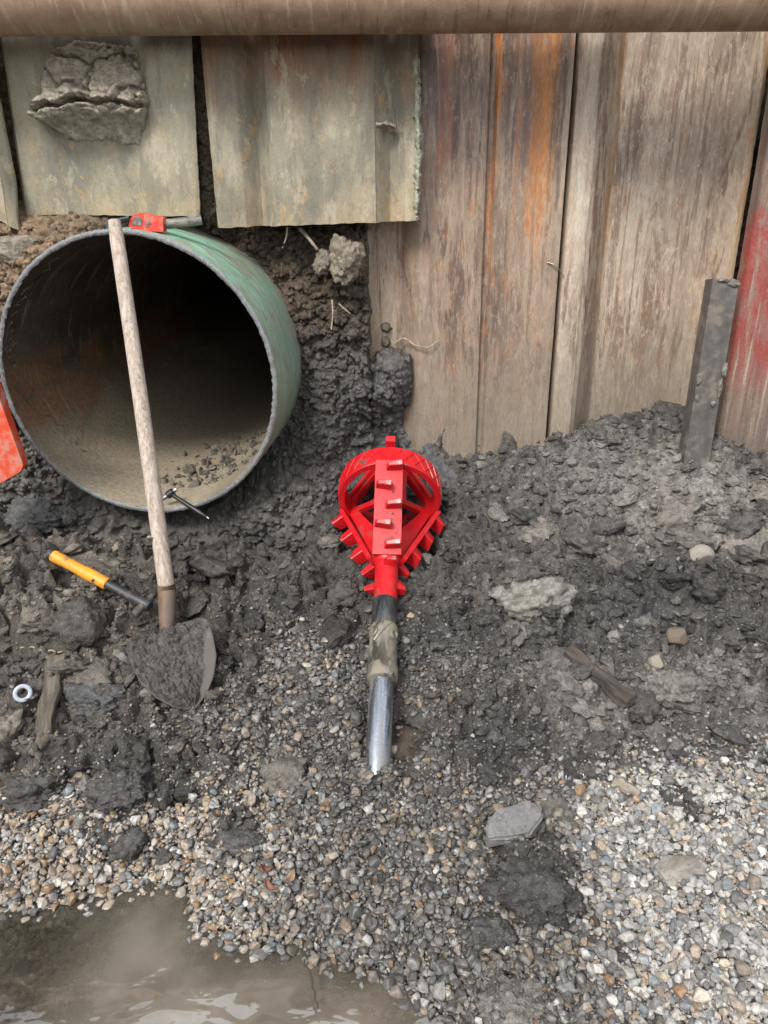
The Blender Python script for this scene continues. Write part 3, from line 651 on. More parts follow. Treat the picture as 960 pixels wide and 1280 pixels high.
sheet('sheet_pile', [(xa - .002, 2.255), (xa, 2.225), (xa + .03, 2.20), (xa + .20, 2.195), (xa + .23, 2.22), (xa + .27, 2.29), (xa + .5, 2.29)], .30, 2.15, .012, mat_redpile(), 'brown sheet pile with a faded red painted band at the right edge', 'sheet pile', 'steel sheet piles of the shoring wall', seed=3, lean=(0, 0), z0=1.13)
Mp1 = mat_plate('mud_coated_plate', 2.3, 1.70, .35); Mp2 = mat_plate('rust_topped_plate', 6.1, 1.53, 1.0)
def X2(px, Y=2.19, py=270): return UY(px, py, Y)[0]
ZB = UY(150, 269, 2.19)[2]
zline = lambda a, b: (lambda x: np.interp(x, [UY(*a, 2.19)[0], UY(*b, 2.19)[0]], [UY(*a, 2.19)[2], UY(*b, 2.19)[2]]))
p1 = [(X2(20), 2.245), (X2(26), 2.226), (X2(40), 2.222), (X2(176), 2.222), (X2(198), 2.172), (X2(249), 2.170), (X2(252), 2.174)]
sheet('trench_plate', p1, zline((20, 269), (252, 270)), 2.12, .008, Mp1, 'olive grey muddy plate above the pipe with a big clay cake stuck on it', 'steel plate', 'mud coated steel plates hanging above the pipe', seed=4, warp=.003, lean=(.055, 0), z0=1.215)
p2 = [(X2(271), 2.192), (X2(275), 2.187), (X2(308), 2.189), (X2(326), 2.234), (X2(343), 2.180), (X2(470), 2.176), (X2(488), 2.236), (X2(506), 2.208), (X2(523), 2.190)]
sheet('trench_plate', p2, zline((271, 285), (523, 276)), 2.16, .009, Mp2, 'grey corrugated plate with rusty orange top between the muddy plate and the brown pile', 'steel plate', 'mud coated steel plates hanging above the pipe', seed=5, warp=.004)
def curl0(X, Yf, Y, Z):
    k = sstep(UY(0, 270, 2.17)[0], UY(28, 270, 2.17)[0], X) * sstep(ZB + .10, ZB - .01, Z)
    return Yf - .035 * k, Y - .035 * k, Z - .018 * k
p0 = [(X2(-330), 2.19), (X2(-300), 2.165), (X2(-120), 2.165), (X2(-80), 2.20), (X2(-30), 2.20), (X2(-12), 2.168), (X2(15), 2.166), (X2(25), 2.200)]
sheet('trench_plate', p0, zline((-30, 262), (17, 280)), 2.11, .007, Mp1, 'muddy plate at the far left edge with its lower corner bent outward', 'steel plate', 'mud coated steel plates hanging above the pipe', seed=6, curl=curl0)

# ------------------------------------------------------------------ waler tube across the top
def mat_waler():
    k = NT('muddy_tube_steel'); p = k.pos(); st = k.noise(k.map(p, (55, 7, 7)), 1, 6, .65, .3); bl = k.noise(p, 12, 6, .7); fn = k.noise(p, 170, 4, .7)
    c = k.mix(k.rng(bl, .35, .65), (.26, .165, .110), (.37, .255, .170))
    c = k.mix(k.mul(k.rng(st, .55, .65), .6), c, (.46, .37, .27)); c = k.mix(k.mul(k.rng(st, .44, .36), .5), c, (.13, .075, .05))
    c = k.mix(k.mul(k.rng(fn, .66, .72), .5), c, (.52, .45, .36))
    return k.fin(c, .5, 0, k.bump(k.math('ADD', k.mul(bl, .6), k.mul(fn, .5)), .35, .004), .5)
bm = bmesh.new(); R_ = .085; zc = 1.612 + R_ * 1.015
Mx = Matrix.Translation((0, 2.035, 0)) @ frame_from((1, 0, -.006)).to_4x4() if False else None
def tubeX(name, x0, x1, y, z, r, mat, label, cat, tilt=-.006, seg=64):
    bm = bmesh.new(); rings = []
    for x in np.linspace(x0, x1, 60):
        rings.append([bm.verts.new((x, y + r * cos(a), tilt * x + r * sin(a))) for a in np.arange(seg) * 2 * pi / seg])
    for a, b in zip(rings, rings[1:]):
        for k in range(seg): bm.faces.new((a[k], b[k], b[(k + 1) % seg], a[(k + 1) % seg]))
    bm.faces.new(rings[0]); bm.faces.new(rings[-1][::-1])
    return tag(bm_obj(name, bm, mat, None, True, (0, 0, z)), label, cat)
tubeX('waler_tube', -2.6, 2.6, 2.080, zc, R_, mat_waler(), 'long brown steel tube running level across the top of the wall', 'steel tube')

# ------------------------------------------------------------------ the large pipe
def mat_pipe_out():
    k = NT('worn_green_paint'); p = k.pos(); X = k.xyz(p)
    st = k.noise(k.map(p, (9, 42, 9), rot=(.12, 0, .15)), 1, 7, .72, .5); bl = k.noise(p, 14, 7, .74, .3); sc = k.noise(k.map(p, (14, 110, 14), rot=(.15, 0, .2)), 1, 6, .74, .4)
    c = k.mix(k.rng(bl, .35, .65), (.135, .44, .32), (.27, .57, .44))
    back = k.rng(k.math('ADD', X[1], k.mul(k.math('SUBTRACT', bl, .5), .5)), 2.10, 2.30)
    mud = k.math('MAXIMUM', k.rng(st, .465, .54), back)
    side = k.rng(k.math('ADD', X[2], k.mul(k.math('SUBTRACT', bl, .5), .5)), 1.22, .92)
    mud = k.math('MAXIMUM', mud, k.mul(side, .62))
    c = k.mix(k.mul(mud, .9), c, k.mix(k.rng(sc, .4, .6), (.17, .15, .115), (.34, .31, .235)))
    c = k.mix(k.mul(k.rng(sc, .60, .66), .6), c, (.22, .10, .065)); c = k.mix(k.mul(k.rng(sc, .42, .36), .7), c, (.42, .58, .48))
    return k.fin(c, .6, 0, k.bump(k.math('ADD', bl, k.mul(st, .7)), .4, .005), .4)
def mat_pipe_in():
    k = NT('rusty_bore_painted_shade'); p = k.pos(); X = k.xyz(p)
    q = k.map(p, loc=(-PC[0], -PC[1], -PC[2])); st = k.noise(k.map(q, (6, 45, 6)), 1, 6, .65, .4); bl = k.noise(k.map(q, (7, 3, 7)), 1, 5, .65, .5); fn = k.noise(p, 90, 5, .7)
    c = k.mix(k.rng(bl, .35, .65), (.040, .034, .028), (.075, .062, .048))  # near-black base puts the shade of the upper bore into its colour
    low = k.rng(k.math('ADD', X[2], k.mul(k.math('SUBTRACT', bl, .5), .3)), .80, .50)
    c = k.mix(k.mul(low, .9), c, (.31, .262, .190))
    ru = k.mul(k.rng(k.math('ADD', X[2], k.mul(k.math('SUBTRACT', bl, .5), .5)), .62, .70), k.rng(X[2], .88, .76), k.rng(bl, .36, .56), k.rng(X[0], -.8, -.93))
    c = k.mix(k.mul(ru, .6), c, (.21, .105, .05))
    c = k.mix(k.mul(k.rng(st, .56, .66), .35), c, (.33, .29, .22))
    c = k.mix(1, c, k_comb(k, k.rng(fn, .25, .75, .7, 1.3)), 'MULTIPLY')
    return k.fin(c, .75, 0, k.bump(k.math('ADD', fn, k.mul(st, .6)), .4, .004), .3)
M_CUT = mat_plain('torch_cut_steel', (.20, .205, .21), .5, .25, .45, 260, .8, (.24, .20, .15), .25)
root = empty('steel_pipe', (PC[0], PC[1], PC[2] - PR), 'large open steel pipe with worn green paint lying in the bank', 'pipe')
n = 420; A = np.arange(n) * 2 * pi / n; Ls = np.concatenate([[0, .004, .012], np.linspace(.03, .5, 24), np.linspace(.6, 6, 20)])
side = np.array([PA[1], -PA[0], 0]); upv = np.array([0, 0, 1.0])
def ring(L, r, jit=0):
    d = np.outer(np.cos(A), side) + np.outer(np.sin(A), upv)
    l = L + jit * (.28 * fbm(np.cos(A) * 4 + 5, np.sin(A) * 4, 2, 61) + .22 * fbm(np.cos(A) * 60, np.sin(A) * 60, 3, 62))
    rr = r * (1 + .004 * np.cos(2 * A + .6))
    return PC + d * (rr if np.ndim(rr) == 0 else rr[:, None]) + np.outer(l, PA)
V = []; 
for L in Ls: V.append(ring(L, PR, .012 * max(0, 1 - L / .05)))
for L in Ls: V.append(ring(L, PR - .0135, .012 * max(0, 1 - L / .05)))
nl = len(Ls); V = np.concatenate(V); Q = []; mi = []
k1 = np.arange(n); k2 = (k1 + 1) % n
for j in range(nl - 1):
    Q.append(np.stack([j * n + k1, j * n + k2, (j + 1) * n + k2, (j + 1) * n + k1], -1)[:, ::-1]); mi += [0] * n
    a = (nl + j) * n; Q.append(np.stack([a + k1, a + k2, a + n + k2, a + n + k1], -1)); mi += [1] * n
    # outward normals for the outer skin, inward for the bore
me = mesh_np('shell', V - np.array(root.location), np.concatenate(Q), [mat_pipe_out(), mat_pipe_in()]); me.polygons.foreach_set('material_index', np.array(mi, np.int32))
sh_ = link('shell', me, root)
V = np.concatenate([ring(0, PR, .012), ring(-.003, PR - .003, .012), ring(-.003, PR - .0105, .012), ring(0, PR - .0135, .012)])
V = V + np.random.default_rng(4).normal(0, .0016, V.shape) * np.repeat([0.3, .5, .5, .6], n)[:, None]
Q = np.concatenate([np.stack([j * n + k1, j * n + k2, (j + 1) * n + k2, (j + 1) * n + k1], -1) for j in range(3)])
link('cut_edge', mesh_np('cut_edge', V - np.array(root.location), Q, [M_CUT], False), root)
bm = bmesh.new(); vs = [bm.verts.new(Vector(v) - root.location) for v in ring(5.9, PR - .01)]; bm.faces.new(vs); bm_obj('end_light_cap', bm, mat_plain('end_cap_dark', (.05, .045, .04), .9), root)  # disc added at the far end to keep sky light out of the bore
# crumbs of mud inside the bore
m = 260; l = .16 + .5 * rng.random(m) ** 1.2; an = -pi / 2 + rng.normal(.22, .22, m); r = .003 + .010 * rng.random(m) ** 3
rr = PR - .0135 - r * .5; Pm = PC + np.outer(np.cos(an) * rr, side) + np.outer(np.sin(an) * rr, upv) + np.outer(l, PA)
scatter('bore_crumbs', Pm, rng.uniform(0, 6.3, (m, 3)), np.stack([r * 1.3, r * 1.3, r * .8], -1), rng.integers(0, 8, m), np.array([.13, .115, .09]) * rng.uniform(.5, 1.5, (m, 1)), np.full(m, .2), C_CR, 'crumbs of mud lying in the bottom of the pipe')

# ------------------------------------------------------------------ clay stuck on the steel
def soilmesh(name, V, Q, tint, wet, label, cat, group=None, parent=None):
    if parent is None: V, b = rebase(V)
    else: b = None
    me = mesh_np(name, V, Q, [M_SOIL]); tt = np.broadcast_to(np.asarray(tint, float), (len(V), 3)); put_attrs(me, tt, np.full(len(V), wet) if np.ndim(wet) == 0 else wet)
    o = link(name, me, parent, b); return tag(o, label, cat, group)
def crk(tx, tz):
    a, b, h = worley(tx * 2.3 + .5 * fbm(tx * 5, tz * 5, 3, 5), tz * 2.8 + .5 * fbm(tx * 5 + 4, tz * 5, 3, 6), 21); return np.exp(-((b - a) / .07) ** 2) * sstep(.3, .42, tz)
def mud_patch(name, poly, Y0, dfun, tint, wet, label, seed, cat='mud', st=.003, edge=.012, lump=1.0, back=.0):
    P = pxz(poly, Y0); a = np.array(P); x = np.arange(a[:, 0].min() - .02, a[:, 0].max() + .02, st); z = np.arange(a[:, 1].min() - .02, a[:, 1].max() + .02, st)
    X, Z = np.meshgrid(x, z); sd = poly_sd(X, Z, P) + .008 * fbm(X * 40, Z * 40, 4, seed) + .004 * fbm(X * 120, Z * 120, 2, seed + 9)
    tz = (Z - a[:, 1].min()) / (np.ptp(a[:, 1])); tx = (X - a[:, 0].min()) / np.ptp(a[:, 0])
    d = dfun(tx, tz) * (1 + lump * .30 * (lumps(X * 13, Z * 26, seed + 1, .8) - .4) + lump * .10 * (lumps(X * 40, Z * 55, seed + 2, .7) - .4)) + .0045 * fbm(X * 30, Z * 34, 5, seed + 3, .6)
    d = lerp(-.012 + back, d, sstep(-.001, edge, sd)); keep = sd > -.004
    i = np.arange(X.size).reshape(X.shape); q = grid_faces(*X.shape); q = q[keep.ravel()[q].all(1)]
    us, inv = np.unique(q, return_inverse=True); V = np.stack([X, Y0 - d, Z], -1).reshape(-1, 3)[us]
    return soilmesh(name, V, inv.reshape(q.shape), tint, wet, label, cat)
mud_patch('mud_cake', [(70, 60), (95, 48), (135, 52), (176, 58), (184, 85), (192, 110), (196, 132), (192, 150), (178, 186), (160, 184), (135, 178), (112, 180), (84, 178), (66, 160), (46, 150), (44, 136), (62, 118), (56, 80)], 2.222,
          lambda tx, tz: np.interp(tz + .03 * np.sin(tx * 7 + 1) + .06 * fbm(tx * 6, tz * 3, 3, 77), [0, .10, .22, .30, .36, .385, .42, .46, .62, .8, 1], [.006, .010, .030, .078, .096, .052, .104, .094, .064, .040, .014]) - .026 * crk(tx, tz), (.33, .29, .23), .0, 'thick cracked cake of pale clay stuck on the muddy plate', 31, lump=.35)
mud_patch('mud_scab', [(445, 166), (450, 155), (466, 150), (484, 151), (494, 156), (496, 165), (484, 159), (466, 161), (452, 168)], 2.200, lambda tx, tz: .010 + .020 * (1 - tz), (.36, .31, .23), .0, 'small scab of dry mud on the corrugated plate', 41, edge=.006)
mud_patch('mud_crust', [(517, 60), (524, 60), (525, 120), (527, 190), (524, 274), (519, 274), (516, 250), (519, 190), (516, 130)], 2.190, lambda tx, tz: .004 + .004 * tx, (.30, .30, .23), .0, 'thin knobbly mud crust along the right edge of the corrugated plate', 43, edge=.005)
mud_patch('mud_smear', [(545, 590), (535, 575), (548, 545), (556, 538), (552, 560), (562, 570), (590, 582), (625, 565), (632, 540), (645, 552), (655, 575), (690, 575), (720, 555), (735, 525), (760, 530), (760, 600), (560, 610)], 2.268, lambda tx, tz: .030 - .026 * tz, (.085, .08, .07), .3, 'dark mud heaped against the foot of the brown sheet piles', 47, edge=.012)
for (x, y, s, lb) in ((483, 410, 7, 'small dark mud spot above another on the brown flange'), (482, 428, 7, 'lower of two dark mud spots on the brown flange'), ):
    mud_patch('mud_spot', [(x + s * cos(a), y + s * sin(a)) for a in np.arange(8) * pi / 4], 2.320, lambda tx, tz: .008, (.10, .085, .065), .2, lb, int(x + y), edge=.008)

# ------------------------------------------------------------------ lumps of clay and stones one can point at
def clod(px, py, wpx, ax, tint, label, seed, dz=0, wet=.4, rough=1.0, group='lumps of clay on the pit floor', Y=None, yaw=0):
    p = hitpix(px, py) if Y is None else UY(px, py, Y); s = wpx / (FPX / ((p - CAM) @ _f)) / 2
    me = clod_mesh(seed, 5, M_SOIL, ax, rough); n_ = len(me.vertices)
    put_attrs(me, np.broadcast_to(np.array(tint), (n_, 3)), np.full(n_, wet)); o = link('clay_lump', me, None, p + np.array([0, 0, dz * s])); o.scale = (s, s, s); o.rotation_euler = (0, 0, yaw)
    return tag(o, label, 'clay lump', group)
clod(668, 1116, 112, (1, .72, .45), (.050, .049, .047), 'big black clump of mud on the gravel below the flat grey stone', 401, .12, .5, 1.2)
clod(300, 1052, 62, (1, .8, .6), (.068, .066, .063), 'dark smooth clay lump on gravel above the puddle', 402, -.15, .7, .5)
clod(150, 980, 74, (1, .7, .6), (.066, .063, .060), 'dark grey lump of clay below the upright wood piece', 403, -.2, .6, 1.4)
clod(650, 1262, 95, (1, .75, .5), (.155, .145, .13), 'pale grey crumbly clod on gravel at the bottom edge', 404, -.1, .1, 1.2)
clod(668, 742, 100, (1, .7, .6), (.185, .175, .155), 'pale grey crumbly clod on dark mud right of the reamer', 405, -.25, .1, .85)
clod(785, 1200, 32, (1, .8, .7), (.040, .039, .038), 'small black clod in the gravel beside a twig', 406, 0, .6, 1)
clod(612, 1165, 58, (1, .8, .5), (.06, .058, .056), 'dark grey clod left of the big black clump', 407, -.1, .6, 1)
clod(752, 545, 48, (1, .8, .7), (.10, .095, .085), 'round grey clod at the foot of the beige pile', 408, -.1, .1, .9)
clod(700, 1015, 70, (1, .7, .6), (.10, .095, .085), 'grey clod just above the flat grey stone', 409, -.2, .2, 1)
clod(372, 845, 36, (1, .8, .7), (.052, .05, .047), 'dark clod on the pale gravel patch between shovel and rod', 410, 0, .5, .9)
clod(118, 868, 80, (1, .65, .6), (.075, .075, .076), 'dark bluish clod between wood piece and shovel blade', 411, -.2, .6, 1)
clod(40, 640, 70, (1, .7, .6), (.085, .085, .083), 'bluish grey lump of clay under the red panel', 412, -.2, .4, .9)
clod(735, 265 + 415, 50, (1, .7, .5), (.10, .095, .085), 'low grey clod in front of the beige pile', 413, -.3, .2, 1)
clod(848, 848, 90, (1, .75, .6), (.150, .140, .125), 'large pale clod right of the dark wood splinter', 414, -.35, .1, 1.1)
clod(40, 975, 80, (1, .7, .6), (.058, .055, .052), 'dark mud lump at the left edge under the wood piece', 415, -.4, .5, 1.4)
clod(432, 322, 56, (.8, .6, 1.05), (.215, .185, .14), 'pale tan lump of clay in the bank under the corrugated plate', 416, 0, .1, .9, 'lumps of clay in the bank', 2.21)
clod(404, 328, 30, (.9, .6, .9), (.20, .175, .135), 'small brown lump left of the pale tan lump in the bank', 417, 0, .1, 1, 'lumps of clay in the bank', 2.22)
clod(20, 312, 60, (1.1, .6, .55), (.21, .185, .145), 'smooth pale clay lobe at the left above the pipe', 418, 0, .1, .3, 'lumps of clay in the bank', 2.13)
clod(120, 700, 90, (1, .7, .35), (.115, .10, .082), 'flat brown clay slab above the yellow hammer', 419, -.2, .2, .8)
clod(285, 690, 60, (1, .7, .55), (.075, .068, .058), 'brown clod right of the shovel handle below the pipe', 420, -.2, .3, 1)

def rock(px, py, wpx, ax, col, label, seed, rot=(0, 0, 0), dz=.2, n=10, name='stone', group='single stones on the pit floor', wet=.5):
    p = hitpix(px, py); s = wpx / (FPX / ((p - CAM) @ _f)) / 2
    m_ = mat_plain('stone_%d' % seed, col, .75, 0, .35, 60, .5, (.07, .065, .058), .35)
    o = link(name, stone_mesh(seed, 4, m_, .03, ax, n), None, p + np.array([0, 0, dz * s])); o.scale = (s, s, s); o.rotation_euler = rot
    m_.node_tree.nodes  # material scale follows the object's own coordinates
    return tag(o, label, 'stone', group)
def slab(px, py, wpx, outline, th, col, label, seed, rot, dz=.3):
    p = hitpix(px, py); s = wpx / (FPX / ((p - CAM) @ _f)) / 2; bm = bmesh.new()
    add_prism(bm, [(x * s, y * s, 0) for x, y in outline], (0, 0, th * s))
    es = list(bm.edges); bmesh.ops.bevel(bm, geom=es, offset=.07 * s, segments=2, affect='EDGES'); bmesh.ops.triangulate(bm, faces=bm.faces)
    bmesh.ops.subdivide_edges(bm, edges=bm.edges, cuts=3, use_grid_fill=True)
    for v in bm.verts:
        c = v.co / s; d_ = .05 * float(perlin(np.array(c.x * 3 + seed), np.array(c.y * 3 + c.z * 5), seed)) + .02 * float(perlin(np.array(c.x * 11), np.array(c.y * 11 + c.z * 13), seed)); v.co += Vector((d_, d_ * .7, d_)) * s
    o = bm_obj('stone', bm, mat_plain('stone_%d' % seed, col, .7, 0, .35, 90, .6, (.09, .08, .07), .35), None, True, p + np.array([0, 0, dz * s])); o.rotation_euler = rot
    return tag(o, label, 'stone', 'single stones on the pit floor')
slab(640, 1046, 80, [(-1, -.55), (.35, -.62), (.95, -.1), (1, .35), (.75, .6), (-.35, .5), (-.8, .1)], .36, (.150, .148, .145), 'flat grey angular stone lying on the gravel', 501, (.12, -.10, .12), .42)
rock(875, 700, 31, (1, .8, .85), (.30, .28, .235), 'round pale stone on dark soil below the leaning channel', 502, (.2, .1, .4), .35)
rock(152, 828, 30, (1, .8, .7), (.21, .205, .19), 'grey stone left of the shovel blade', 503, (.2, .2, .3), .2)
slab(186, 866, 24, [(-1, -.7), (.8, -.8), (1, .6), (-.7, .8)], .5, (.26, .245, .21), 'squarish tan grey stone beside the lower left edge of shovel blade', 504, (.1, .2, .5), .15)
rock(846, 798, 30, (1, .8, .8), (.15, .12, .09), 'brown stone beside the dark hollow on the right', 505, (.3, .2, 1), .25)
rock(820, 830, 24, (.8, .7, .9), (.26, .23, .185), 'cream stone below the brown stone at the hollow', 506, (.3, .5, 2), .25)
rock(513, 771, 11, (1, .8, .7), (.42, .34, .24), 'small tan pebble right of the steel sleeve', 507, (0, 0, 1), .4)
rock(49, 598, 11, (.9, .8, 1.2), (.34, .30, .24), 'small upright pale pebble beside the red panel', 508, (0, 0, .3), .5)
rock(205, 1147, 16, (1, .7, .5), (.42, .37, .30), 'pale stone poking out of the puddle', 509, (0, 0, .3), .9)
rock(230, 1149, 11, (1, .7, .5), (.40, .35, .28), 'smaller pale stone poking out of the puddle', 510, (0, 0, .9), .9)
rock(432, 1095, 17, (1, .8, .7), (.30, .275, .24), 'beige stone among dark gravel above the puddle', 511, (.2, 0, 2), .4)
rock(537, 1070, 16, (1, .8, .8), (.40, .31, .21), 'tan stone among dark gravel in the middle', 512, (.3, 0, 1), .5)
rock(838, 1205, 15, (1, .8, .7), (.46, .44, .40), 'white stone right of the big black clump', 513, (.3, 0, 1), .4)
rock(525, 680, 10, (1, .8, .7), (.33, .30, .26), 'tiny pale pebble near the right teeth of the reamer', 514, (.3, 0, 1), .4)

# ------------------------------------------------------------------ wood, roots, leaves, washer
def mat_wood(name, c1, c2, sc):
    k = NT(name); p = k.obj(); g = k.noise(k.map(p, sc), 1, 6, .65, .2); f = k.noise(p, 160, 3)
    c = k.mix(k.rng(g, .35, .65), c1, c2); c = k.mix(k.mul(k.rng(f, .58, .68), .5), c, (.06, .055, .048))
    return k.fin(c, .85, 0, k.bump(g, .7, .006), .3)
M_OLDW = mat_wood('wet_old_wood', (.060, .052, .043), (.150, .128, .104), (60, 60, 7)); M_DARKW = mat_wood('dark_wet_wood', (.034, .029, .026), (.085, .068, .058), (60, 60, 7))
def wood(px0, py0, px1, py1, w0, w1, th, mat, label, seed, lift=.012, name='wood_piece', cat='wood', group=None):
    a = Vector(hitpix(px0, py0)); b = Vector(hitpix(px1, py1)); a.z += lift; b.z += lift; L = (b - a).length; F = frame_from(b - a, (1, 0, 0))
    n = 40; m = 18; V = []
    for i in range(n):
        t = i / (n - 1); w = lerp(w0, w1, t) * (1 + .35 * float(fbm(np.array(t * 4.), np.array(seed * 1.3), 3, seed))); e = min(1, t / .04 + .25, (1 - t) / .06 + .15); off = .010 * float(fbm(np.array(t * 3.), np.array(seed * 2.1), 2, seed + 5))
        for j in range(m):
            q = 2 * pi * j / m; cx = abs(cos(q)) ** .7 * math.copysign(1, cos(q)); cy = abs(sin(q)) ** .7 * math.copysign(1, sin(q))
            rr = 1 + .28 * float(perlin(np.array(cos(q) * 1.9 + seed), np.array(sin(q) * 1.9 + t * 1.3), seed)) + .10 * float(perlin(np.array(q * 3.), np.array(t * 3.), seed + 1))
            V.append((w / 2 * cx * rr * e + off, th / 2 * cy * rr * e, t * L + .02 * L * float(perlin(np.array(cx * 2.), np.array(cy * 2.), seed + 3)) * (1 if i in (0, n - 1) else 0)))
    i = np.arange(n * m).reshape(n, m); k1 = np.arange(m); k2 = (k1 + 1) % m
    Q = np.concatenate([np.stack([i[r_][k1], i[r_][k2], i[r_ + 1][k2], i[r_ + 1][k1]], -1) for r_ in range(n - 1)])
    bm = bmesh.new(); vs = [bm.verts.new(v) for v in V]
    for f in Q: bm.faces.new([vs[x] for x in f])
    bm.faces.new([vs[x] for x in i[0][::-1]]); bm.faces.new([vs[x] for x in i[-1]])
    o = bm_obj(name, bm, mat, None, True, a); o.rotation_euler = F.to_euler(); return tag(o, label, cat, group)
wood(76, 838, 56, 955, .050, .028, .030, M_OLDW, 'grey brown rotten wood piece standing in the mud at left', 601, .042)
wood(706, 832, 790, 902, .030, .042, .026, M_DARKW, 'dark wet wood splinter lying in the grey soil at right', 602, .050)
wood(822, 1104, 872, 1086, .052, .046, .024, mat_wood('grey_chip', (.14, .125, .11), (.27, .25, .22), (30, 60, 14)), 'short grey weathered wood chip on the pale gravel', 603, .016)
wood(766, 978, 800, 998, .028, .022, .018, mat_wood('pale_chip', (.18, .155, .125), (.27, .235, .19), (50, 60, 8)), 'small pale wood chip at the edge of the gravel', 604, .008)
wood(735, 1140, 762, 1195, .007, .006, .006, M_DARKW, 'thin dark twig on the gravel beside a black clod', 605, .010, 'twig', 'twig')
wood(684, 1165, 668, 1205, .006, .004, .005, M_OLDW, 'thin pale twig below the big black clump', 606, .008, 'twig', 'twig')
wood(26, 812, 80, 818, .006, .004, .003, mat_wood('straw', (.25, .20, .13), (.36, .30, .20), (60, 60, 9)), 'dry straw sliver at the edge of the hollow at left', 607, .008, 'straw', 'straw')
wood(383, 1226, 399, 1290, .004, .003, .004, M_DARKW, 'thin dark twig lying in the puddle', 608, .056, 'twig', 'twig')
def strand(name, pts, r, mat, label, cat):
    b = Vector(pts[0]); P_ = [Vector(p) - b for p in pts]; S_ = []
    for i in range(len(P_) - 1):
        p0 = P_[max(i - 1, 0)]; p1_ = P_[i]; p2_ = P_[i + 1]; p3_ = P_[min(i + 2, len(P_) - 1)]
        for t in np.linspace(0, 1, 7)[:-1]: S_.append(.5 * ((2 * p1_) + (p2_ - p0) * t + (2 * p0 - 5 * p1_ + 4 * p2_ - p3_) * t * t + (3 * p1_ - p0 - 3 * p2_ + p3_) * t ** 3))
    S_.append(P_[-1]); bm = bmesh.new(); tube_mesh(bm, S_, np.linspace(r, r * .6, len(S_)), 6)
    return tag(bm_obj(name, bm, mat, None, True, b), label, cat)
M_ROOT = mat_wood('root_bark', (.20, .165, .12), (.36, .31, .24), (50, 50, 50))
strand('root', [UY(*p, Y) for p, Y in (((492, 430), 2.305), ((505, 423), 2.295), ((520, 432), 2.268), ((536, 434), 2.262), ((548, 425), 2.27))], .0032, M_ROOT, 'thin pale root curling across the brown sheet pile', 'root')
strand('root', [UY(*p, 2.21) for p in ((359, 284), (358, 296), (353, 310))], .0030, M_ROOT, 'short white root hanging below the corrugated plate', 'root')
strand('root', [UY(*p, Y) for p, Y in (((375, 286), 2.24), ((384, 296), 2.21), ((397, 312), 2.20))], .006, M_ROOT, 'stubby brown root in the bank left of the tan lump', 'root')
strand('root', [UY(*p, Y) for p, Y in (((415, 375), 2.25), ((416, 392), 2.215), ((414, 412), 2.20))], .003, M_ROOT, 'straggly pale root on the bank beside the pipe', 'root')
strand('root', [UY(*p, Y) for p, Y in (((424, 380), 2.25), ((428, 384), 2.215), ((438, 392), 2.205))], .0026, M_ROOT, 'root curving right over the wet bank', 'root')
strand('wire', [UY(*p, Y) for p, Y in (((684, 328), 2.262), ((694, 332), 2.25), ((705, 345), 2.268))], .0022, mat_plain('dull_wire', (.30, .28, .25), .5, .5), 'short bent wire caught on the pile joint', 'wire')
def leaf(px, py, L, w, yaw, col, label):
    p = hitpix(px, py); bm = bmesh.new(); n = 10; rows = []
    for i in range(n):
        t = i / (n - 1); ww = w * sin(pi * min(t * .96 + .02, 1)) ** .8
        rows.append([bm.verts.new((s * ww, t * L - L / 2, .006 * (abs(s)) + .010 * (t - .5) ** 2 * 4)) for s in (-1, -.5, 0, .5, 1)])
    for a, b in zip(rows, rows[1:]):
        for k in range(4): bm.faces.new((a[k], a[k + 1], b[k + 1], b[k]))
    o = bm_obj('fallen_leaf', bm, mat_plain('leaf_' + label[:6].strip(), col, .6, 0, .35, 90, .3), None, True, p + np.array([0, 0, .016])); o.rotation_euler = (.25, .2, yaw)
    so = o.modifiers.new('thick', 'SOLIDIFY'); so.thickness = .0008
    return tag(o, label, 'leaf', 'fallen leaves on the gravel')
leaf(332, 1097, .026, .008, 1.5, (.13, .05, .042), 'dark red leaf on gravel above the puddle')
leaf(336, 1118, .028, .008, .9, (.20, .095, .06), 'rust brown curled leaf under the dark red leaf')
leaf(364, 1106, .026, .008, -.5, (.24, .16, .10), 'tan leaf standing right of the dark red leaf')
bm = bmesh.new(); n = 36; rings = []
for k in range(n):
    a = 2 * pi * k / n; rings.append([bm.verts.new(((.016 + .0048 * cos(b)) * cos(a), (.016 + .0048 * cos(b)) * sin(a), .0035 * sin(b))) for b in np.arange(10) * 2 * pi / 10])
for k in range(n):
    for j in range(10): bm.faces.new((rings[k][j], rings[(k + 1) % n][j], rings[(k + 1) % n][(j + 1) % 10], rings[k][(j + 1) % 10]))
o = bm_obj('ring_seal', bm, mat_plain('pale_plastic', (.34, .37, .42), .4, 0, .1, 50, .05), None, True, hitpix(32, 866) + np.array([0, -.012, .008])); o.rotation_euler = (.95, .25, .3)
tag(o, 'pale bluish ring half sunk in mud at the left', 'ring')

# ------------------------------------------------------------------ leaning steel channel at the right
M_BAR = mat_plain('bare_blue_steel', (.112, .100, .092), .48, .3, .28, 30, .3, (.165, .138, .108), .42)
tp = Vector(UY(907, 349, 2.185)); bt = Vector(UY(864, 612, 2.085)); L = (tp - bt).length; F = frame_from(tp - bt, (1, .02, 0))
root = empty('steel_channel', bt - Vector((0, 0, 0)), 'short dark steel channel leaning on the beige pile at the right', 'steel channel'); root.rotation_euler = F.to_euler()
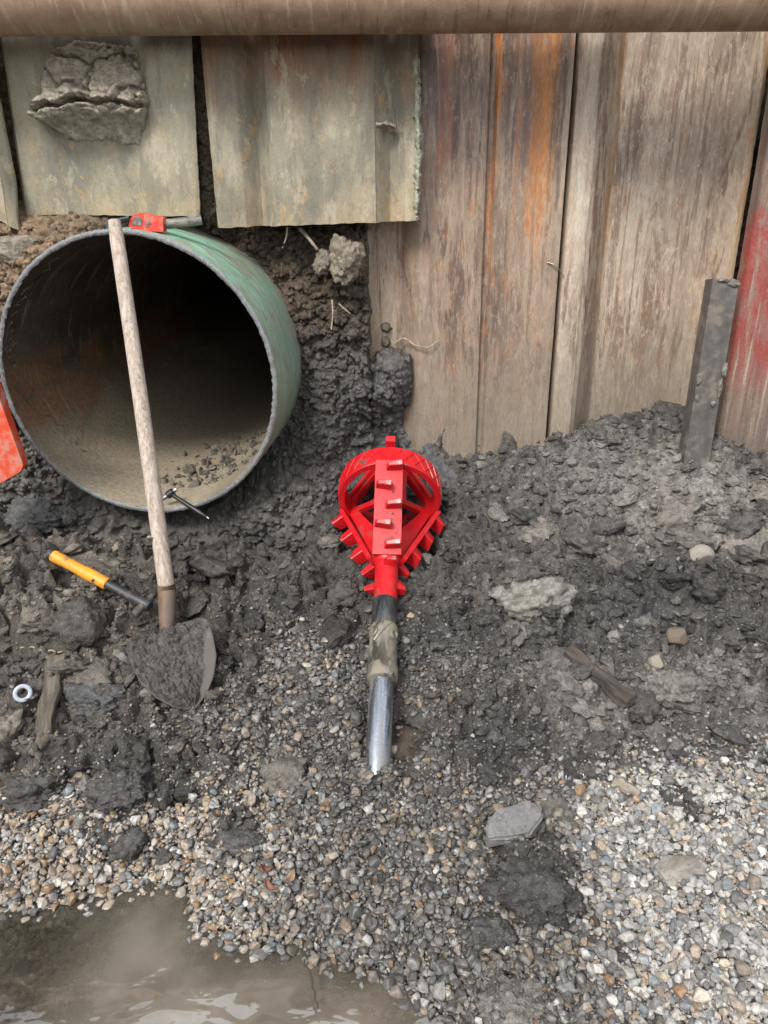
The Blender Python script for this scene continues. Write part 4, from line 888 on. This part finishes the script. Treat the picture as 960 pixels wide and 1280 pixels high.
# local x = width, y = back, z = length
bm = bmesh.new(); add_box(bm, (0, 0, L / 2 - .05), (.076, .009, L + .1)); bm_obj('web', bm, M_BAR, root, False, None, .002)
for sx in (-1, 1):
    bm = bmesh.new(); add_box(bm, (sx * .0355, .0235, L / 2 - .05), (.007, .038, L + .098)); bm_obj('flange', bm, M_BAR, root, False, None, .002)
def lump_on(parent, c, s, seed, tint, name='mud'):
    me = clod_mesh(seed, 4, M_SOIL, (1, 1, 1)); put_attrs(me, np.broadcast_to(np.array(tint), (len(me.vertices), 3)), np.full(len(me.vertices), .1)); o = link(name, me, parent, c); o.scale = s; return o
for k_, (x, z, a, b) in enumerate(((-.033, .33, .007, .022), (.032, .31, .007, .026), (.020, .26, .007, .008), (-.030, .275, .005, .012), (.024, L - .010, .018, .009), (-.01, L - .004, .016, .006), (.038, .36, .008, .02), (-.02, .05, .03, .02))):
    lump_on(root, (x, -.006, z), (a, .007, b), 700 + k_, (.17, .16, .14))

# ------------------------------------------------------------------ red orange panel at the left edge
M_ORANGE = mat_plain('scuffed_red_orange_paint', (.62, .075, .032), .5, 0, .18, 30, .15, (.50, .20, .15), .55)
Yp = 1.86; pts = [UY(x, y, Yp) for x, y in ((-70, 430), (-22, 436), (0, 500), (27, 576), (29, 583), (25, 590), (0, 604), (-60, 628))]
c = np.mean(pts, 0); bm = bmesh.new(); add_prism(bm, [Vector(p - c) for p in pts], (0, .03, 0))
root = bm_obj('red_panel', bm, M_ORANGE, None, False, c, .006, 3); tag(root, 'scuffed red orange plastic panel at the left edge beside the pipe', 'panel')

# ------------------------------------------------------------------ shovel
M_ASH = mat_wood('weathered_ash', (.33, .265, .215), (.52, .445, .385), (120, 120, 4)); M_RUSTY = mat_plain('rusty_shovel_steel', (.15, .095, .062), .6, .3, .35, 40, .35, (.10, .085, .07), .6)
M_BLADE = mat_plain('worn_blade_steel', (.15, .152, .158), .42, .5, .3, 50, .2, (.085, .078, .068), .8)
T = Vector(UY(143, 276, 1.955)); B = Vector(hitpix(210, 748) - ray(210, 748) * .085); _t = hitpix(243, 888); Tip = Vector(_t + np.array([0, -.010, .016])); _n = hitpix(208, 788); Nk = Vector(_n - ray(208, 788) * .075)
root = empty('shovel', Tip, 'long handled shovel with muddy pointed blade leaning on the pipe mouth', 'shovel')
bm = bmesh.new(); n = 24
pts = [T.lerp(B, t) + Vector((.004 * sin(pi * t), -.006 * sin(pi * t), 0)) - Tip for t in np.linspace(0, 1, n)]
rad = [(.0172 + .0035 * t) * (1 if t > .015 else .86) for t in np.linspace(0, 1, n)]; tube_mesh(bm, pts, rad, 20); bm_obj('handle', bm, M_ASH, root, True)
bm = bmesh.new(); d = (B - T).normalized()
pts = [B - d * .16 - Tip, B - d * .02 - Tip, B + (Nk - B) * .5 - Tip, Nk + (Nk - B) * .1 - Tip]; tube_mesh(bm, pts, [.0222, .0232, .021, .016], 20); bm_obj('socket', bm, M_RUSTY, root, True)
ld = (Tip - Nk); BL = ld.length; ld.normalize(); wd = Vector((1, .05, -.02)); wd = (wd - ld * wd.dot(ld)).normalized(); nd = wd.cross(ld).normalized()
if nd.dot(Vector(CAM) - Nk) < 0: nd = -nd
nv, nu = 40, 25
def blade_pt(t, u):
    hw = .100 * float(np.interp(t, [0, .03, .10, .30, .55, .75, .88, .96, 1], [.55, .86, 1.0, .99, .90, .68, .43, .2, .02]))
    return ld * (t * BL) + wd * (u * hw) + nd * (.020 * (u * hw / .094) ** 2 - .010 + .016 * math.exp(-(u / .22) ** 2 - (t / .22) ** 2))
V = [blade_pt(v / (nv - 1), -1 + 2 * u / (nu - 1)) for v in range(nv) for u in range(nu)]
me = mesh_np('blade', np.array([list(v + Nk - Tip) for v in V]), grid_faces(nv, nu), [M_BLADE]); o = link('blade', me, root); so = o.modifiers.new('thick', 'SOLIDIFY'); so.thickness = .0035; so.offset = 0
bm = bmesh.new()       # rolled step along the top of the blade
bm.free()
for s in (-1, 1):
    bm = bmesh.new(); tube_mesh(bm, [blade_pt(.015, s * u) + Nk - Tip for u in (.25, .5, .75, .98)], [.007, .0065, .006, .005], 10); bm_obj('step', bm, M_RUSTY, root, True)
nv, nu = 110, 80; t_ = np.linspace(0, 1, nv); u_ = np.linspace(-1, 1, nu); UU, TT = np.meshgrid(u_, t_)
msk = np.minimum(np.minimum(UU + 1.25, .78 + .30 * sstep(.5, .1, TT) - .12 * sstep(.4, .9, TT) - UU), (1.02 - TT) * 2) + .22 * fbm(UU * 3, TT * 5, 4, 801)
th = sstep(0, .35, msk) * (.011 + .010 * (lumps(UU * 4, TT * 8, 802) - .2) + .006 * (lumps(UU * 10, TT * 18, 803) - .4) + .004 * fbm(UU * 20, TT * 34, 3, 804)) - .003 * (1 - sstep(0, .2, msk))
V = np.array([list(blade_pt(TT[j, i], UU[j, i] * .985) + nd * (float(th[j, i]) + .002) + Nk - Tip) for j in range(nv) for i in range(nu)])
q = grid_faces(nv, nu); q = q[(msk > -.02).ravel()[q].all(1)]; us, inv = np.unique(q, return_inverse=True); q = inv.reshape(q.shape)
nn = np.cross(V[us][q[0, 1]] - V[us][q[0, 0]], V[us][q[0, 3]] - V[us][q[0, 0]])
if nn @ np.array(nd) < 0: q = q[:, ::-1]
me = mesh_np('mud', V[us], q, [M_SOIL]); put_attrs(me, np.broadcast_to(np.array([.078, .070, .062]), (len(us), 3)), np.full(len(us), .3)); link('mud', me, root)

# ------------------------------------------------------------------ yellow handled hammer
a = Vector(hitpix(72, 720)); b = Vector(hitpix(190, 783)); _q = np.linspace(0, 1, 40)[:, None]; _p = lerp(np.array(a)[None], np.array(b)[None], _q); _l = float(np.max(hat(_p[:, 0], _p[:, 1]) - _p[:, 2])) + .016; a.z += max(.03, _l); b.z += max(.03, _l); ax = (b - a); L = ax.length; F = frame_from(ax, (0, 0, 1))
root = empty('hammer', a, 'hammer with yellow grip and dark shaft lying on the mud', 'hammer'); root.rotation_euler = F.to_euler()
M_YEL = mat_plain('yellow_rubber', (.70, .29, .022), .5, 0, .18, 55, .15, (.20, .13, .065), .5); M_BLK = mat_plain('black_rubber', (.030, .031, .033), .45, 0, .3, 60, .2, (.10, .09, .08), .3); M_DST = mat_plain('dark_forged_steel', (.065, .065, .068), .45, .5, .3, 50, .25, (.10, .09, .075), .4)
bm = bmesh.new(); add_lathe(bm, [(.010, 0), (.0165, .002), (.0175, .010), (.0165, .014), (.0150, .05), (.0155, .09), (.0172, .125), (.0165, L * .565), (.0150, L * .58)], 24); bm_obj('grip', bm, M_YEL, root, True)
bm = bmesh.new(); add_lathe(bm, [(.0140, -.010), (.0178, -.008), (.0178, .001), (.012, .002)], 24); bm_obj('end_cap', bm, M_BLK, root, True)
bm = bmesh.new(); add_lathe(bm, [(.0125, L * .575), (.0120, L * .62), (.0135, L * .80), (.0150, L * .93), (.0150, L), (.012, L + .004)], 24); bm_obj('shaft', bm, M_BLK, root, True)
bm = bmesh.new(); F_inv = F.inverted(); hd = F_inv @ (Vector(hitpix(200, 762)) - Vector(hitpix(172, 788))).normalized(); hd = (hd - Vector((0, 0, 1)) * hd.z * .6).normalized()
Mh = Matrix.Translation(Vector((0, 0, L - .012))) @ frame_from(hd).to_4x4()
add_lathe(bm, [(.010, -.042), (.0125, -.039), (.0125, -.022), (.010, -.018), (.0115, -.010), (.0115, .012), (.009, .02), (.0075, .045), (.003, .060)], 20, True, Mh); bm_obj('head', bm, M_DST, root, True)

# ------------------------------------------------------------------ black tool in the pipe mouth, bolt, red tool on the pipe
M_CHR = mat_plain('bright_steel', (.62, .63, .64), .22, .95, .08, 50, .05); M_BLKP = mat_plain('black_plastic', (.014, .014, .015), .4, 0, .2, 60, .1)
h0 = Vector(UY(213, 617, 2.015)); h1 = Vector(UY(258, 646, 1.955)); ax = h1 - h0; L = ax.length; F = frame_from(ax, (1, 0, .6))
root = empty('ratchet', h0, 'black ratchet handle with bright head lying in the pipe mouth', 'ratchet'); root.rotation_euler = F.to_euler()
bm = bmesh.new(); add_lathe(bm, [(.004, .006), (.0062, .012), (.0058, .03), (.0070, L * .55), (.0075, L * .8), (.0050, L * .97), (.003, L)], 18); bm_obj('handle', bm, M_BLKP, root, True)
bm = bmesh.new(); add_lathe(bm, [(.002, L), (.0028, L + .003), (.0026, L + .008)], 12); bm_obj('handle_tip', bm, M_CHR, root, True)
bm = bmesh.new(); Mh = frame_from(F.inverted() @ Vector(UY(222, 609, 2.02) - UY(203, 623, 2.01))).to_4x4()
add_lathe(bm, [(.009, -.012), (.0118, -.009), (.0118, .009), (.009, .012)], 20, True, Mh); bm_obj('head', bm, M_BLKP, root, True)
bm = bmesh.new(); add_lathe(bm, [(.0065, -.029), (.0078, -.027), (.0078, -.010), (.006, -.009)], 18, True, Mh); bm_obj('socket', bm, M_CHR, root, True)
bm = bmesh.new(); add_lathe(bm, [(.0045, .010), (.0058, .012), (.0058, .022), (.0045, .024)], 18, True, Mh); bm_obj('drive', bm, M_CHR, root, True)
bp = Vector(UY(275, 617, 2.03)); root = empty('bolt', bp, 'short loose steel bolt lying in the pipe mouth', 'bolt'); Mh = frame_from((1, 0, .25)).to_4x4()
M_BOLT = mat_plain('dull_bolt_steel', (.14, .125, .115), .45, .6, .3, 60, .2)
bm = bmesh.new(); add_lathe(bm, [(.0045, -.008), (.005, -.006), (.005, .014), (.004, .016)], 14, True, Mh); bm_obj('shank', bm, M_BOLT, root, True)
bm = bmesh.new(); add_lathe(bm, [(.007, -.014), (.0082, -.013), (.0082, -.008), (.007, -.007)], 6, True, Mh); bm_obj('head', bm, M_BOLT, root)

tc = UY(183, 277, 2.045); root = empty('cutting_tool', tc, 'small red tool with a grey tube handle lying on top of the pipe', 'tool')
M_RED2 = mat_plain('red_tool_paint', (.66, .055, .035), .45, 0, .12, 60, .08, (.40, .20, .15), .3); M_GRY = mat_plain('grey_tool_metal', (.17, .165, .155), .5, .5, .3, 60, .2, (.25, .22, .17), .4)
def tl(px, py, Y=2.045): return Vector(UY(px, py, Y) - tc)
bm = bmesh.new(); add_prism(bm, [tl(*p, 2.025) for p in ((161, 283), (162, 274), (168, 268), (176, 266), (204, 272), (204, 290), (188, 289), (168, 286))], (0, .035, 0)); bm_obj('body', bm, M_RED2, root, False, None, .004)
bm = bmesh.new(); add_prism(bm, [tl(*p, 2.0235) for p in ((165, 281), (167, 272), (173, 270), (178, 275), (176, 283))], (0, .006, 0)); bm_obj('side_plate', bm, M_GRY, root, False, None, .0015)
bm = bmesh.new(); add_prism(bm, [tl(*p, 2.0235) for p in ((182, 276), (188, 277), (188, 281), (185, 280), (185, 284), (181, 284))], (0, .006, 0)); bm_obj('slot_plate', bm, M_GRY, root, False, None, .001)
bm = bmesh.new(); tube_mesh(bm, [tl(204, 280, 2.045), tl(210, 280, 2.047), tl(236, 277, 2.06), tl(252, 275, 2.068)], [.010, .0125, .0125, .012], 18); bm_obj('tube_handle', bm, M_GRY, root, True)
bm = bmesh.new()
for p, q_ in (((161, 272), (135, 277)), ((135, 275.5), (135, 287))): tube_mesh(bm, [tl(*p, 2.02), tl(*q_, 2.005)], .0042, 8)
bm_obj('bracket', bm, mat_plain('dark_blue_steel', (.055, .07, .095), .45, .5), root)

# ------------------------------------------------------------------ the reamer on its drill rod
E0 = Vector(UY(472, 966, 1.24)); C0 = Vector(UY(487, 626, 2.016)); axd = (C0 - E0); S1 = axd.length; axd.normalize()
F = frame_from(axd, (1, 0, 0))
root = empty('reamer', E0, 'bright red barrel reamer on a muddy steel drill rod dipping into the gravel', 'reamer'); root.rotation_euler = F.to_euler()
def s_at(py):
    lo, hi = -.1, 1.2
    for _ in range(40):
        md = (lo + hi) / 2; p = np.array(E0 + axd * md) - CAM; v = 640 - FPX * (p @ _u) / (p @ _f)
        if v > py: lo = md
        else: hi = md
    return lo
M_RED = mat_plain('fresh_red_paint', (.50, .009, .015), .36, 0, .14, 34, .18, (.12, .055, .045), .30, .002)
def mat_tooth():
    k = NT('red_tooth_paint'); p = k.obj(); n = k.noise(p, 140, 5, .7); z = k.xyz(p)[2]
    w = k.mul(k.rng(k.math('ADD', z, k.mul(k.math('SUBTRACT', n, .5), .022)), .029, .034), .75)      # paint rubbed off the cutting edges
    c = k.mix(w, k.mix(k.rng(n, .3, .7), (.42, .008, .012), (.54, .011, .016)), (.40, .26, .25))
    return k.fin(c, k.math('ADD', .34, k.mul(w, .1)), k.mul(w, .6), k.bump(n, .2, .002))
M_RED_T = mat_tooth()
def mat_rod(name, col, rough, mudz):
    k = NT(name); p = k.obj(); n = k.noise(k.map(p, (30, 30, 9)), 1, 6, .65, .4); n2 = k.noise(p, 170, 4, .7)
    mm = k.mul(k.rng(n, .46, .60), mudz); c = k.mix(k.mul(k.rng(n2, .3, .7), .5), col, tuple(x * .55 for x in col)); c = k.mix(mm, c, (.19, .165, .115))
    return k.fin(c, k.math('ADD', rough, k.mul(mm, .45)), k.math('SUBTRACT', .9, k.mul(mm, .9)), k.bump(n2, .15, .002))
M_ROD = mat_rod('polished_rod_steel', (.30, .33, .37), .24, .45); M_SLV = mat_rod('muddy_sleeve_steel', (.33, .31, .27), .33, .85); M_COL = mat_rod('dark_collar_steel', (.10, .11, .125), .36, .3)
sn, sr, sc, s2, s3 = s_at(700), s_at(752), s_at(785), s_at(838), s_at(850)
bm = bmesh.new(); add_lathe(bm, [(.0265, -.022), (.0285, -.018), (.0285, s3 + .01), (.0270, s3 + .02)], 40); bm_obj('drill_rod', bm, M_ROD, root, True)
bm = bmesh.new(); add_lathe(bm, [(.030, s3 - .008), (.0375, s3 - .004), (.0388, s3 + .006), (.0388, s2 + .004), (.0352, s2 + .009), (.0350, sc - .03), (.0365, sc - .02), (.0368, sc - .006), (.0335, sc)], 40); slv = bm_obj('sleeve', bm, M_SLV, root, True)
for ang, zz in ((-2.35, sc - .028), (-.72, sc - .034)):           # bosses and web on the sleeve
    d = Vector((cos(ang), sin(ang), 0)); bm = bmesh.new(); Mh = Matrix.Translation(d * .0335 + Vector((0, 0, zz))) @ frame_from(d).to_4x4()
    add_lathe(bm, [(.0145, -.004), (.0145, .0035), (.0125, .005), (.0085, .005), (.0075, -.001)], 22, True, Mh); bs = bm_obj('boss', bm, M_SLV, slv, True)
bm = bmesh.new(); pts = [Vector((cos(a_) * .0362, sin(a_) * .0362, z_)) for a_, z_ in zip(np.linspace(-2.2, -1.15, 10), np.linspace(sc - .058, sc - .008, 10))]; tube_mesh(bm, pts, .0034, 8); bm_obj('bead', bm, M_SLV, slv, True)
bm = bmesh.new(); add_lathe(bm, [(.0318, sc - .004), (.0325, sc + .004), (.0328, sr - .006), (.0316, sr - .001)], 40); bm_obj('collar', bm, M_COL, root, True)
bm = bmesh.new(); add_lathe(bm, [(.0312, sr - .002), (.0312, sn - .02), (.0335, sn + .02), (.035, S1 + .02), (.035, S1 + .16)], 40); bm_obj('shaft', bm, M_RED, root, True)
RR = .151; RT = .018; RL = .068                                     # ring radius, thickness, length
bm = bmesh.new(); n = 96; prof = [(RR - RT, S1), (RR - .003, S1), (RR, S1 + .003), (RR, S1 + RL - .003), (RR - .003, S1 + RL), (RR - RT, S1 + RL), (RR - RT, S1)]
rs = [[bm.verts.new((r * cos(2 * pi * k / n), r * sin(2 * pi * k / n), z)) for k in range(n)] for r, z in prof[:-1]]
for j in range(len(rs)):
    a_, b_ = rs[j], rs[(j + 1) % len(rs)]
    for k in range(n): bm.faces.new((a_[k], a_[(k + 1) % n], b_[(k + 1) % n], b_[k]))
rg = bm_obj('ring', bm, M_RED, root, True)
bm = bmesh.new()                                                    # criss-cross weld beads on the ring
for k in range(26):
    for sg in (-1, 1):
        a0 = 2 * pi * k / 26; tube_mesh(bm, [Vector(((RR + .0004) * cos(a0 + sg * .26 * (t - .5)), (RR + .0004) * sin(a0 + sg * .26 * (t - .5)), S1 + .006 + (RL - .012) * t)) for t in np.linspace(0, 1, 6)], .0022, 5)
bm_obj('weld_beads', bm, M_RED, rg, True)['kind'] = 'stuff'
def radial(ang): return Vector((cos(ang), sin(ang), 0)), Vector((-sin(ang), cos(ang), 0))
zax = Vector((0, 0, 1)); sa = sn - .012
def tooth_mesh():
    bm = bmesh.new(); w, h, t = .046, .034, .022
    pts = [(-w / 2, -t / 2), (w / 2, -t / 2), (w / 2, t / 2), (-w / 2, t / 2)]
    top = [(-w * .34, -t * .30), (w * .5, -t * .42), (w * .5, t * .30), (-w * .34, t * .22)]
    a = [bm.verts.new((x, y, -.003)) for x, y in pts]; b = [bm.verts.new((x, y, h * (1 if x > 0 else .80))) for x, y in top]
    bm.faces.new(a[::-1]); bm.faces.new(b)
    for k in range(4): bm.faces.new((a[k], a[(k + 1) % 4], b[(k + 1) % 4], b[k]))
    bmesh.ops.bevel(bm, geom=list(bm.edges), offset=.0018, segments=1, affect='EDGES'); bmesh.ops.recalc_face_normals(bm, faces=bm.faces)
    me = bpy.data.meshes.new('tooth'); bm.to_mesh(me); bm.free(); me.materials.append(M_RED_T); return me
TOOTH = tooth_mesh()
for wi, ang in enumerate((-pi / 2, -pi / 2 + 2 * pi / 3, -pi / 2 - 2 * pi / 3)):
    rv, tv = radial(ang); p0 = rv * .036 + zax * sa; p1 = rv * (RR + .002) + zax * (S1 + .004); ld_ = (p1 - p0); WL = ld_.length; ld_.normalize(); nv_ = tv.cross(ld_); nv_ = nv_ if nv_.dot(rv) > 0 else -nv_
    Rm = Matrix((tv, ld_, nv_)).transposed()
    bm = bmesh.new(); add_box(bm, p0 + ld_ * (WL / 2) - nv_ * .004, (.076, WL, .013), Rm)
    bl = bm_obj('blade', bm, M_RED, root, False, None, .0022)
    # stiffening web under the blade
    bm = bmesh.new(); w0 = .006
    add_prism(bm, [rv * .030 + zax * (sa + .01) - tv * w0, rv * (RR - .016) + zax * (S1 + .002) - tv * w0, rv * (RR - .016) + zax * (S1 + .05) - tv * w0, rv * .030 + zax * (sa + .13) - tv * w0], tv * (2 * w0)); bm_obj('web', bm, M_RED, bl, False)
    for k in range(6 if wi else 5):
        nt_ = 6 if wi else 5; o = link('tooth', TOOTH, bl); sd = -1 if k % 2 else 1
        if wi == 2: sd = -sd
        o.location = p0 + ld_ * (WL * ((.10 + .83 * k / (nt_ - 1)) if wi == 0 else (.04 + .86 * k / (nt_ - 1)))) + tv * (sd * .0135) + nv_ * .002
        o.rotation_euler = (Rm @ Matrix.Rotation(.10 * sd, 3, 'Z')).to_euler(); o.scale = (1, 1, 1) if wi == 0 else (.95, 1.0, 1.2)
    if wi == 0:
        for k, zz in enumerate((.42, .655)):
            bm = bmesh.new(); Mh = Matrix.Translation(p0 + ld_ * (WL * zz) + tv * (.013) + nv_ * .0027) @ Rm.to_4x4(); add_lathe(bm, [(.0038, 0), (.0038, .0009)], 14, True, Mh); bm_obj('hole', bm, M_BLKP, bl)
# gusset at the neck, tooth and lugs on the shaft
bm = bmesh.new(); add_lathe(bm, [(.0318, sa - .006), (.040, sa + .010), (.043, sa + .02), (.036, sa + .034)], 24); bm_obj('neck_weld', bm, M_RED, root, True)
for ang, zz in ((-1.35, s_at(712)), (2.75, s_at(733)), (.25, s_at(733)), (.55, s_at(726))):
    rv, tv = radial(ang); o = link('tooth', TOOTH, root); o.location = rv * .030 + zax * zz; o.rotation_euler = Matrix((tv, zax, rv)).transposed().to_euler(); o.scale = (.62, .9, .8)
# rear cone: three ribs with rounded windows closing on the tip
ZT = S1 + RL + .135
for ang in (-pi / 2, -pi / 2 + 2 * pi / 3, -pi / 2 - 2 * pi / 3):
    rv, tv = radial(ang); a_ = rv * (RR - .004) + zax * (S1 + RL - .006); b_ = rv * .030 + zax * ZT; ld_ = (b_ - a_); WL = ld_.length; ld_.normalize(); nv_ = tv.cross(ld_); nv_ = nv_ if nv_.dot(rv) > 0 else -nv_
    Rm = Matrix((tv, ld_, nv_)).transposed(); bm = bmesh.new(); add_box(bm, (a_ + b_) / 2 - nv_ * .006, (.042, WL, .014), Rm); rb = bm_obj('rear_rib', bm, M_RED, root, False, None, .002)
    # web frame with a rounded triangular window
    tri = [Vector((RR - .014, S1 + .004)), Vector((RR - .014, S1 + RL - .004)), Vector((.034, ZT - .01)), Vector((.034, S1 + .004))]
    cen = sum(tri, Vector((0, 0))) / 4; out = []; inn = []
    for k in range(4):
        p, q_ = tri[k], tri[(k + 1) % 4]
        for t in np.linspace(0, 1, 8)[:-1]:
            v = p.lerp(q_, t); out.append(v)
    for v in out:
        d = (v - cen); f_ = .66 - .10 * max(0, d.length / .1 - .6); inn.append(cen + d * f_)
    bm = bmesh.new(); P3 = lambda v, s: rv * v.x + zax * v.y + tv * s
    rw = [[bm.verts.new(P3(v, s)) for v in ps] for ps, s in ((out, -.007), (out, .007), (inn, .007), (inn, -.007))]; m_ = len(out)
    for j in range(4):
        x_, y_ = rw[j], rw[(j + 1) % 4]
        for k in range(m_): bm.faces.new((x_[k], x_[(k + 1) % m_], y_[(k + 1) % m_], y_[k]))
    bm_obj('rib_web', bm, M_RED, rb, False)
rv, tv = radial(-pi / 2)
bm = bmesh.new(); add_prism(bm, [rv * .085 + zax * (S1 + RL + .01) - tv * .014, rv * .160 + zax * (S1 + RL + .012) - tv * .012, rv * .165 + zax * (S1 + RL + .030) - tv * .012, rv * .070 + zax * (S1 + RL + .07) - tv * .014], tv * .026); bm_obj('fin', bm, M_RED, root, False, None, .003)
bm = bmesh.new(); add_lathe(bm, [(.036, ZT - .05), (.034, ZT), (.020, ZT + .012), (.016, ZT + .013), (.016, ZT + .10), (.012, ZT + .105)], 28); bm_obj('tip', bm, M_COL, root, True)
